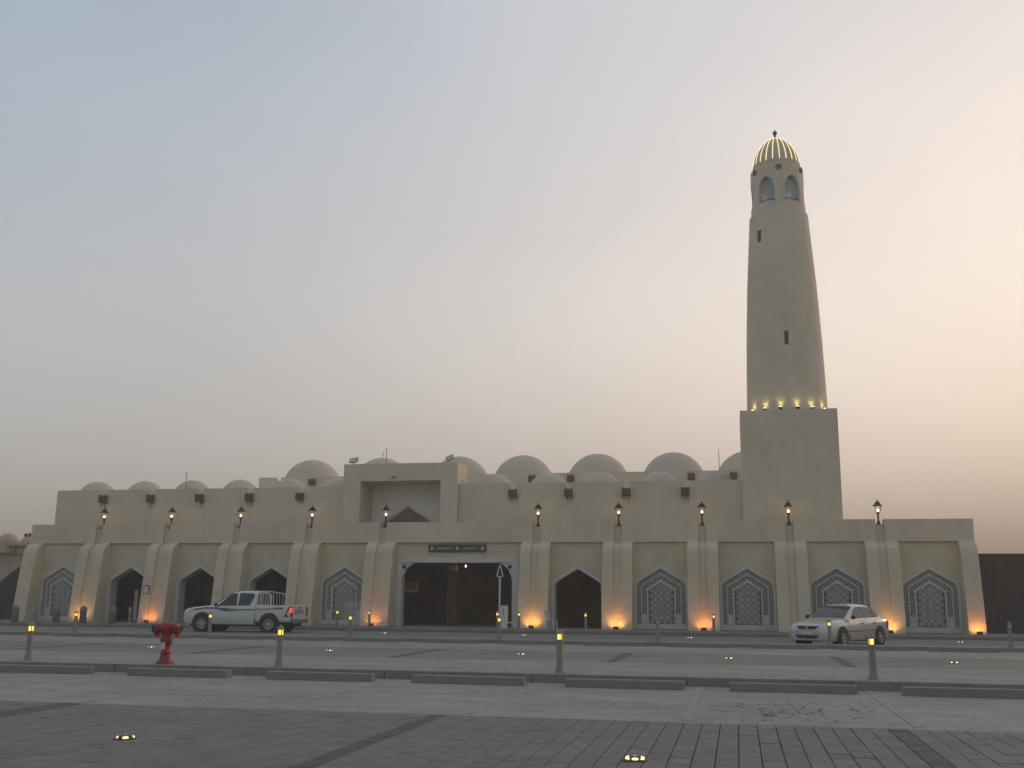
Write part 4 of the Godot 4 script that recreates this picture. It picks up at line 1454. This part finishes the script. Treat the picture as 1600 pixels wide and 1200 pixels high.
func saloon() -> void:
	# rear-left wheel at (5.11, -42.75), front-left at (3.62, -40.6)
	var h := Vector2(3.62 - 5.11, -40.6 + 42.75).normalized()      # heading in (x, z)
	var left := Vector2(-h.x * 0.0 + h.y, -h.x)                    # its left side, towards +x
	var mid := (Vector2(3.62, -40.6) + Vector2(5.11, -42.75)) * 0.5 - left * 0.80
	# local -x is the heading: rotate about y
	var t := thing("saloon_car", Vector3(mid.x, 0.0, mid.y), "silver saloon car parked facing left before the carved screens", "car", "", atan2(h.y, -h.x))
	t.scale = Vector3.ONE * 1.03
	var st := mk()
	loft(st, [body_section(-2.28, 0.22, 0.52, 0.58, 0.56, 0.42), body_section(-2.23, 0.185, 0.60, 0.68, 0.72, 0.5), body_section(-2.08, 0.175, 0.70, 0.77, 0.80, 0.62), body_section(-1.75, 0.19, 0.78, 0.86, 0.845, 0.70), body_section(-1.3, 0.20, 0.83, 0.91, 0.85, 0.72), body_section(-0.85, 0.20, 0.87, 0.95, 0.855, 0.72), body_section(0.0, 0.20, 0.90, 0.94, 0.855, 0.72), body_section(1.0, 0.20, 0.93, 0.97, 0.855, 0.72), body_section(1.6, 0.22, 0.95, 1.02, 0.85, 0.70), body_section(2.05, 0.26, 0.94, 1.01, 0.80, 0.62), body_section(2.2, 0.32, 0.90, 0.97, 0.72, 0.55), body_section(2.25, 0.40, 0.78, 0.84, 0.62, 0.45)])
	part("body", st, M.silver, t)
	st = mk()
	var secs := []
	var cabin := [[-0.98, 0.93, 0.935, 0.70], [-0.75, 0.93, 1.07, 0.66], [-0.40, 0.92, 1.27, 0.61], [-0.12, 0.92, 1.39, 0.575], [0.15, 0.92, 1.44, 0.56], [0.55, 0.92, 1.455, 0.555], [0.90, 0.93, 1.43, 0.555], [1.20, 0.94, 1.34, 0.56], [1.50, 0.96, 1.18, 0.58], [1.78, 0.98, 1.0, 0.62]]
	for c in cabin:
		var wb := 0.785
		secs.append([Vector3(c[0], c[1] - 0.06, wb + 0.015), Vector3(c[0], c[1], wb), Vector3(c[0], lerpf(c[1], c[2], 0.55), lerpf(wb, c[3], 0.5)), Vector3(c[0], c[2] - minf(0.05, (c[2] - c[1]) * 0.3), c[3] + 0.02), Vector3(c[0], c[2] - minf(0.012, (c[2] - c[1]) * 0.1), c[3] - 0.05), Vector3(c[0], c[2] + 0.008, c[3] * 0.5), Vector3(c[0], c[2] + 0.012, 0)])
	loft(st, secs)
	part("cabin", st, M.silver, t)
	var side := func(_x: float, y: float) -> float: return lerpf(0.79, 0.585, clampf((y - 0.92) / 0.5, 0, 1))
	for s in [1.0, -1.0]:
		part("front_window", flat([[-0.62, 0.965], [0.20, 0.98], [0.20, 1.36], [0.05, 1.355], [-0.18, 1.27]], side, 0.014, s), M.car_glass, t)
		part("rear_window", flat([[0.27, 0.98], [0.95, 1.0], [0.95, 1.32], [0.75, 1.36], [0.27, 1.365]], side, 0.014, s), M.car_glass, t)
		part("quarter_window", flat([[1.0, 1.0], [1.38, 1.015], [1.22, 1.18], [1.0, 1.29]], side, 0.016, s), M.car_glass, t)
		var z := func(_x: float, _y: float) -> float: return 0.862
		part("side_moulding", flat([[-1.0, 0.50], [0.2, 0.52], [0.2, 0.56], [-1.0, 0.54]], z, 0.006, s), M.chrome, t)
		part("side_moulding", flat([[0.26, 0.52], [0.95, 0.535], [0.95, 0.575], [0.26, 0.56]], z, 0.006, s), M.chrome, t)
		for x in [[0.215, 0.9], [-0.86, 0.83], [1.02, 0.9]]:
			part("door_seam", flat([[x[0], 0.26], [x[0] + 0.012, 0.26], [x[0] + 0.012, x[1]], [x[0], x[1]]], func(_x2: float, y: float) -> float: return 0.858 - 0.03 * clampf((y - 0.6) / 0.3, 0, 1), 0.003, s), M.rubber, t)
		for x in [0.05, 0.88]:
			st = mk()
			cbox(st, Vector3(x, 0.80, s * 0.855), Vector3(0.17, 0.03, 0.04), 0.01)
			part("door_handle", st, M.rubber, t)
		st = mk()
		cbox(st, Vector3(-0.68, 1.0, s * 0.90), Vector3(0.09, 0.13, 0.17), 0.03)
		part("wing_mirror", st, M.rubber, t)
		st = mk()
		hexa(st, [Vector3(-2.235, 0.56, s * 0.46), Vector3(-1.86, 0.66, s * 0.842), Vector3(-1.86, 0.60, s * 0.70), Vector3(-2.1, 0.56, s * 0.46), Vector3(-2.185, 0.71, s * 0.46), Vector3(-1.80, 0.79, s * 0.815), Vector3(-1.86, 0.79, s * 0.70), Vector3(-2.10, 0.72, s * 0.46)])
		part("headlamp", st, M.lamp_lens, t)
		st = mk()
		cbox(st, Vector3(-2.17, 0.34, s * 0.60), Vector3(0.06, 0.08, 0.18), 0.015)
		part("fog_lamp", st, M.chrome, t)
		st = mk()
		hexa(st, [Vector3(1.95, 0.62, s * 0.835), Vector3(2.21, 0.62, s * 0.72), Vector3(2.21, 0.62, s * 0.5), Vector3(1.95, 0.62, s * 0.6), Vector3(1.92, 0.85, s * 0.822), Vector3(2.20, 0.85, s * 0.72), Vector3(2.20, 0.85, s * 0.5), Vector3(1.92, 0.85, s * 0.6)])
		part("tail_lamp", st, M.tail, t)
		for x in [-1.33, 1.27]:
			st = mk()
			lathe(st, [Vector2(0.37, -0.30), Vector2(0.37, 0.0), Vector2(0.36, 0.008), Vector2(0.0, 0.008)], 28, Vector3(x, 0.33, s * 0.862), false, Basis(Vector3.RIGHT, s * PI / 2))
			part("wheel_arch", st, M.rubber, t)
			wheel(t, Vector3(x, 0.305, s * 0.885), 0.305, s, 6)
	st = mk()
	screen(st, cabin, -0.93, -0.18)
	part("windscreen", st, M.car_glass, t)
	st = mk()
	screen(st, cabin, 1.16, 1.68)
	part("rear_screen", st, M.car_glass, t)
	st = mk()
	prism(st, PackedVector2Array([Vector2(-0.40, 0.70), Vector2(-0.30, 0.575), Vector2(0.30, 0.575), Vector2(0.40, 0.70)]), -0.1, 0.075, Basis(Vector3.UP, -PI / 2), Vector3(-2.20, 0, 0))
	var gr := part("grille", st, M.rubber, t)
	st = mk()
	lathe(st, [Vector2(0.055, 0.0), Vector2(0.055, 0.015), Vector2(0.04, 0.015), Vector2(0.038, 0.008), Vector2(0.0, 0.008)], 16, Vector3(-2.275, 0.645, 0), false, Basis(Vector3.BACK, PI / 2))
	part("emblem", st, M.chrome, gr)
	st = mk()
	prism(st, PackedVector2Array([Vector2(-0.46, 0.40), Vector2(-0.36, 0.28), Vector2(0.36, 0.28), Vector2(0.46, 0.40)]), -0.1, 0.06, Basis(Vector3.UP, -PI / 2), Vector3(-2.235, 0, 0))
	part("air_intake", st, M.rubber, t)
	st = mk()
	cbox(st, Vector3(-2.30, 0.46, 0.02), Vector3(0.02, 0.12, 0.42), 0.005)
	part("number_plate", st, M.white_plastic, t)
	st = mk()
	box(st, Vector3(-1.7, 0.16, -0.62), Vector3(1.9, 0.24, 0.62))
	part("underbody", st, M.rubber, t)

# ------------------------------------------------------------------ signs, barrier, chair, other small things
func sans() -> Font:
	var f := SystemFont.new()
	f.font_names = PackedStringArray(["Droid Sans"])
	return f

func signs() -> void:
	var z := Z0 - 0.15 + 0.10
	var t := thing("entrance_sign", Vector3(-14.38, 3.98, z), "dark entrance sign with white arrows above the wide portal", "sign")
	var st := mk()
	cbox(st, Vector3(0, 0.19, -0.03), Vector3(3.12, 0.38, 0.10), 0.012)
	part("board", st, M.sign, t)
	for x in [-1.36, 0.02, 1.38]:
		st = mk()
		prism(st, PackedVector2Array([Vector2(x - 0.02, 0.30), Vector2(x - 0.02, 0.18), Vector2(x - 0.09, 0.22), Vector2(x - 0.09, 0.17), Vector2(x, 0.09), Vector2(x + 0.09, 0.17), Vector2(x + 0.09, 0.22), Vector2(x + 0.02, 0.18), Vector2(x + 0.02, 0.30)]), 0.02, 0.026)
		part("arrow", st, M.sign_text, t)
	var tm := TextMesh.new()
	tm.text = "ENTRANCE"
	tm.font = sans()
	tm.font_size = 48
	tm.pixel_size = 0.0034
	tm.depth = 0.006
	part("lettering", tm, M.sign_text, t, Vector3(-0.68, 0.185, 0.024))
	# the Arabic word beside it, written as joined strokes from right to left
	st = mk()
	for line in [[[1.05, 0.25], [1.05, 0.17], [0.98, 0.155], [0.92, 0.155]], [[0.92, 0.155], [0.90, 0.20], [0.85, 0.20], [0.84, 0.155], [0.76, 0.155]], [[0.76, 0.155], [0.70, 0.21], [0.64, 0.20], [0.70, 0.155], [0.60, 0.15]], [[0.60, 0.15], [0.56, 0.19], [0.50, 0.20], [0.44, 0.16], [0.36, 0.13], [0.31, 0.15]]]:
		for i in line.size() - 1:
			bar2(st, Vector2(line[i][0], line[i][1]), Vector2(line[i + 1][0], line[i + 1][1]), 0.024, 0.026, 0.02)
	for d in [[0.80, 0.26], [0.52, 0.10]]:
		bar2(st, Vector2(d[0] - 0.015, d[1]), Vector2(d[0] + 0.015, d[1]), 0.03, 0.026, 0.02)
	part("arabic_lettering", st, M.sign_text, t)
	# plaque on the second buttress
	st = mk()
	var zq := Z0 + 0.86
	var o := PackedVector2Array()
	for k in 9:
		var a := PI * k / 8
		o.append(Vector2(cos(a) * 0.19, 2.02 + sin(a) * 0.14))
	o.append(Vector2(-0.19, 1.68)); o.append(Vector2(0.19, 1.68))
	prism(st, o, -0.1, 0.035)
	var p := thing("wall_plaque", Vector3(-31.62, 0, zq + 0.04), "small arch-shaped bronze plaque on the buttress right of the leftmost open arch", "plaque")
	part("rim", st, M.spout, p)
	st = mk()
	var q := PackedVector2Array()
	for v in o: q.append(Vector2(v.x * 0.78, 1.86 + (v.y - 1.86) * 0.82))
	prism(st, q, 0.0, 0.042)
	part("face", st, M.panel, p)
	# parking barrier: cabinet and raised boom with warning triangle
	var b := thing("parking_barrier", Vector3(-11.2, PAVE, -51.5), "white parking barrier cabinet with its boom raised before the portal", "barrier")
	st = mk()
	cbox(st, Vector3(0, 0.56, 0), Vector3(0.33, 1.12, 0.32), 0.02)
	var cb := part("cabinet", st, M.white_paint, b)
	st = mk()
	cbox(st, Vector3(0, 1.135, 0), Vector3(0.36, 0.03, 0.35), 0.01)
	part("lid", st, M.black, cb)
	st = mk()
	for k in 4: box(st, Vector3(-0.03, 0.66 + k * 0.09, 0.16), Vector3(0.03, 0.72 + k * 0.09, 0.164))
	part("marking", st, M.grey_metal, cb)
	st = mk()
	cbox(st, Vector3(-0.22, 1.28, 0.02), Vector3(0.085, 2.5, 0.05), 0.012)
	part("boom", st, M.white_paint, b)
	st = mk()
	for e in [[[-0.38, 2.50], [-0.06, 2.50]], [[-0.06, 2.50], [-0.22, 3.10]], [[-0.22, 3.10], [-0.38, 2.50]]]:
		bar2(st, Vector2(e[0][0], e[0][1]), Vector2(e[1][0], e[1][1]), 0.05, 0.06, 0.03)
	var tr := part("warning_triangle", st, M.white_paint, b)
	st = mk()
	tube(st, [Vector3(-0.22, 3.05, 0.045), Vector3(-0.22, 3.25, 0.045)], 0.018, 6)
	part("tip", st, M.black, tr)
	st = mk()
	tube(st, [Vector3(0.12, 0.0, 0.1), Vector3(0.12, 0.26, 0.1), Vector3(0.16, 0.30, 0.1), Vector3(0.52, 0.30, 0.1), Vector3(0.56, 0.26, 0.1), Vector3(0.56, 0.0, 0.1)], 0.028, 8)
	part("guard_hoop", st, M.white_paint, b)
	chair()
	stand()

func chair() -> void:
	var t := thing("plastic_chair", Vector3(-8.98, PAVE, -52.35), "white plastic chair standing left of the open arch", "chair", "", PI / 2 - 0.3)
	# faces local +z
	var st := mk()
	cbox(st, Vector3(0, 0.43, 0.0), Vector3(0.44, 0.035, 0.44), 0.012)
	part("seat", st, M.white_plastic, t)
	for x in [-0.18, 0.18]:
		for z in [-0.18, 0.18]:
			st = mk()
			hexa(st, [Vector3(x * 1.12 - 0.02, 0, z * 1.12 - 0.02), Vector3(x * 1.12 + 0.02, 0, z * 1.12 - 0.02), Vector3(x * 1.12 + 0.02, 0, z * 1.12 + 0.02), Vector3(x * 1.12 - 0.02, 0, z * 1.12 + 0.02), Vector3(x - 0.028, 0.42, z - 0.028), Vector3(x + 0.028, 0.42, z - 0.028), Vector3(x + 0.028, 0.42, z + 0.028), Vector3(x - 0.028, 0.42, z + 0.028)])
			part("leg", st, M.white_plastic, t)
	for x in [-0.19, -0.10, 0.0, 0.10, 0.19]:
		st = mk()
		hexa(st, [Vector3(x - 0.022, 0.43, -0.22), Vector3(x + 0.022, 0.43, -0.22), Vector3(x + 0.022, 0.43, -0.195), Vector3(x - 0.022, 0.43, -0.195), Vector3(x - 0.022, 0.84, -0.33), Vector3(x + 0.022, 0.84, -0.33), Vector3(x + 0.022, 0.84, -0.305), Vector3(x - 0.022, 0.84, -0.305)])
		part("back_slat", st, M.white_plastic, t)
	st = mk()
	cbox(st, Vector3(0, 0.86, -0.32), Vector3(0.44, 0.07, 0.035), 0.012)
	part("top_rail", st, M.white_plastic, t)

func stand() -> void:
	var t := thing("notice_stand", Vector3(-18.25, PAVE, -51.0), "clear notice board in a thin white frame standing left of the portal", "notice stand")
	var st := mk()
	tube(st, [Vector3(-1.0, 0.22, 0), Vector3(-1.0, 1.2, 0), Vector3(1.0, 1.2, 0), Vector3(1.0, 0.22, 0), Vector3(-1.0, 0.22, 0)], 0.018, 6)
	part("frame", st, M.white_plastic, t)
	st = mk()
	box(st, Vector3(-0.98, 0.24, -0.004), Vector3(0.98, 1.18, 0.004))
	part("clear_panel", st, M.clear, t)
	for x in [-0.95, 0.95]:
		st = mk()
		tube(st, [Vector3(x - 0.2, 0.0, 0.1), Vector3(x - 0.2, 0.21, 0), Vector3(x + 0.16, 0.21, 0), Vector3(x + 0.16, 0.0, 0.1)], 0.018, 6)
		part("leg", st, M.white_plastic, t)

func roof_things() -> void:
	for k in 2:
		var x: float = [-20.75, -15.2][k]
		var t := thing("roof_floodlight", Vector3(x, 8.84, -55.6), "grey floodlight on the %s end of the raised entrance block's roof" % ["left", "right"][k], "floodlight", "floodlights on the entrance block")
		var st := mk()
		box(st, Vector3(-0.03, 0, -0.03), Vector3(0.03, 0.14, 0.03))
		part("post", st, M.grey_metal, t)
		st = mk()
		var o := PackedVector2Array([Vector2(-0.24, 0.10), Vector2(0.18, 0.14), Vector2(0.24, 0.40), Vector2(-0.20, 0.34)])
		if k == 1: o = PackedVector2Array([Vector2(-0.16, 0.10), Vector2(0.22, 0.26), Vector2(0.14, 0.48), Vector2(-0.24, 0.30)])
		prism(st, o, -0.1, 0.12)
		part("housing", st, M.grey_metal, t)
		st = mk()
		var q := PackedVector2Array()
		for v in o: q.append(Vector2(v.x * 0.8, 0.27 + (v.y - 0.27) * 0.78))
		prism(st, q, 0.11, 0.126)
		part("lens", st, M.lamp_lens, t)
	var a := [[-19.1, 8.84, -56.3, 0.95, "on the entrance block"], [-0.86, 8.8, -64.8, 1.75, "left of the minaret base"], [-31.4, 6.95, -56.5, 1.75, "above the left arcade"], [-23.3, 10.85, -68.0, 0.45, "on the dome behind the entrance block"]]
	for k in 4:
		var t := thing("roof_mast", Vector3(a[k][0], a[k][1], a[k][2]), "thin upright mast " + a[k][4], "mast", "thin masts on the roof")
		var st := mk()
		lathe(st, [Vector2(0.05, 0.0), Vector2(0.05, 0.02), Vector2(0.022, 0.03), Vector2(0.018, a[k][3] - 0.06)], 8)
		part("rod", st, M.grey_metal, t)
		st = mk()
		lathe(st, [Vector2(0.018, a[k][3] - 0.06), Vector2(0.035, a[k][3] - 0.04), Vector2(0.03, a[k][3]), Vector2(0.0, a[k][3] + 0.01)], 8)
		part("tip", st, M.black, t)

func surroundings() -> void:
	# dark brown panelled fences at both ends
	var t := thing("panel_fence", Vector3(20.0, 0, -57.0), "dark brown panel fence right of the mosque", "fence")
	var st := mk()
	for k in 20:
		st = mk()
		cbox(st, Vector3(10.95 + 0.75 + k * 1.5, 2.0, -57.0), Vector3(1.488, 3.98, 0.12), 0.008)
		wpart("panel", st, M.brown, t)
	t = thing("sloping_fence", Vector3(-45.0, 0, -57.0), "dark brown fence with a sloping top left of the mosque", "fence")
	var x := -39.75
	var y := 5.05
	for k in 16:
		var x1 := x - 1.0
		var y1 := maxf(y - 0.735, 1.6)
		st = mk()
		prism(st, PackedVector2Array([Vector2(x1 + 0.006, 0.0), Vector2(x - 0.006, 0.0), Vector2(x - 0.006, y), Vector2(x1 + 0.006, y1)]), -57.06, -56.94)
		wpart("panel", st, M.brown, t)
		x = x1; y = y1
	# sand-coloured building seen at the left edge
	t = thing("sand_building", Vector3(-58.0, 0, -76.0), "pale sand building with a round turret and ledge beyond the left fence", "building")
	st = mk()
	box(st, Vector3(-70.0, 0.0, -82.0), Vector3(-55.4, 5.2, -76.0))
	wpart("wall", st, M.sand, t)
	st = mk()
	box(st, Vector3(-70.0, 5.2, -82.0), Vector3(-56.2, 5.55, -75.8))
	box(st, Vector3(-57.2, 5.42, -75.9), Vector3(-54.75, 5.52, -75.3))
	wpart("cornice", st, M.sand, t)
	for d in [[-55.95, 0.62, 0.75, 5.3], [-57.75, 0.95, 0.95, 5.35]]:
		st = mk()
		var pr := [Vector2(d[1], -0.5), Vector2(d[1], 0.15)]
		for k in 8:
			var a := PI / 2 * (k + 1) / 8
			pr.append(Vector2(d[1] * cos(a), 0.15 + d[2] * sin(a)))
		lathe(st, pr, 18, Vector3(d[0], d[3], -76.2))
		wpart("turret", st, M.sand, t)
	for k in 4:
		st = mk()
		box(st, Vector3(-57.6 + k * 0.55, 4.9, -75.98), Vector3(-57.3 + k * 0.55, 5.2, -75.7))
		wpart("corbel", st, M.sand, t)
	st = mk()
	lathe(st, [Vector2(0.05, 6.1), Vector2(0.14, 6.2), Vector2(0.16, 6.32), Vector2(0.08, 6.42), Vector2(0.0, 6.45)], 10, Vector3(-56.1, 0, -76.1))
	lathe(st, [Vector2(0.05, 6.15), Vector2(0.13, 6.28), Vector2(0.14, 6.38), Vector2(0.0, 6.5)], 10, Vector3(-55.75, 0, -76.1))
	wpart("roof_ornament", st, M.black, t)
	# inside the portal: framed panel, ceiling lamp
	t = thing("framed_panel", Vector3(-17.3, 1.9, -56.0), "small panel in a yellow frame just inside the portal's left side", "panel")
	st = mk()
	box(st, Vector3(-0.35, 0.0, -0.02), Vector3(0.35, 0.5, 0.02))
	part("frame", st, M.yellow, t)
	st = mk()
	box(st, Vector3(-0.30, 0.16, 0.02), Vector3(0.28, 0.46, 0.026))
	part("face", st, M.hole, t)
	st = mk()
	box(st, Vector3(-0.03, -1.75, -0.03), Vector3(0.03, 0.0, 0.03))
	part("post", st, M.black, t)
	t = thing("hall_lamp", Vector3(-14.82, 3.36, -58.0), "small lit lamp under the dark ceiling inside the portal", "lamp")
	st = mk()
	lathe(st, [Vector2(0.0, -0.06), Vector2(0.035, -0.05), Vector2(0.05, 0.0), Vector2(0.03, 0.05)], 10)
	part("bulb", st, M.white_glow, t)
	st = mk()
	lathe(st, [Vector2(0.06, 0.05), Vector2(0.06, 0.10), Vector2(0.015, 0.12), Vector2(0.015, 1.04)], 10)
	part("hanger", st, M.black, t)
	omni(t, Vector3(0, -0.1, 0), Color(1.0, 0.8, 0.55), 0.10, 0.03)
	t = thing("hanging_box", Vector3(-15.6, 3.1, -58.3), "tan box hanging under the dark ceiling beside the portal's small lamp", "box")
	st = mk()
	cbox(st, Vector3(0, 0.13, 0), Vector3(0.42, 0.26, 0.3), 0.02)
	part("casing", st, M.sand, t)
	st = mk()
	box(st, Vector3(-0.02, 0.26, -0.02), Vector3(0.02, 1.30, 0.02))
	part("hanger", st, M.black, t)
	t = thing("leaning_slab", Vector3(-33.75, PAVE, -56.0), "tall pale slab standing inside the leftmost open arch", "slab")
	st = mk()
	cbox(st, Vector3(0, 0.88, 0), Vector3(0.24, 1.76, 0.08), 0.01)
	part("slab_face", st, M.marble, t)
	st = mk()
	cbox(st, Vector3(0, 0.02, 0), Vector3(0.32, 0.04, 0.3), 0.008)
	part("foot", st, M.grey_metal, t)

func _ready() -> void:
	rng.seed = 20240611
	setup_view()
	materials()
	ground()
	mosque()
	minaret()
	surroundings()
	signs()
	roof_things()
	pickup()
	saloon()
	street_furniture()
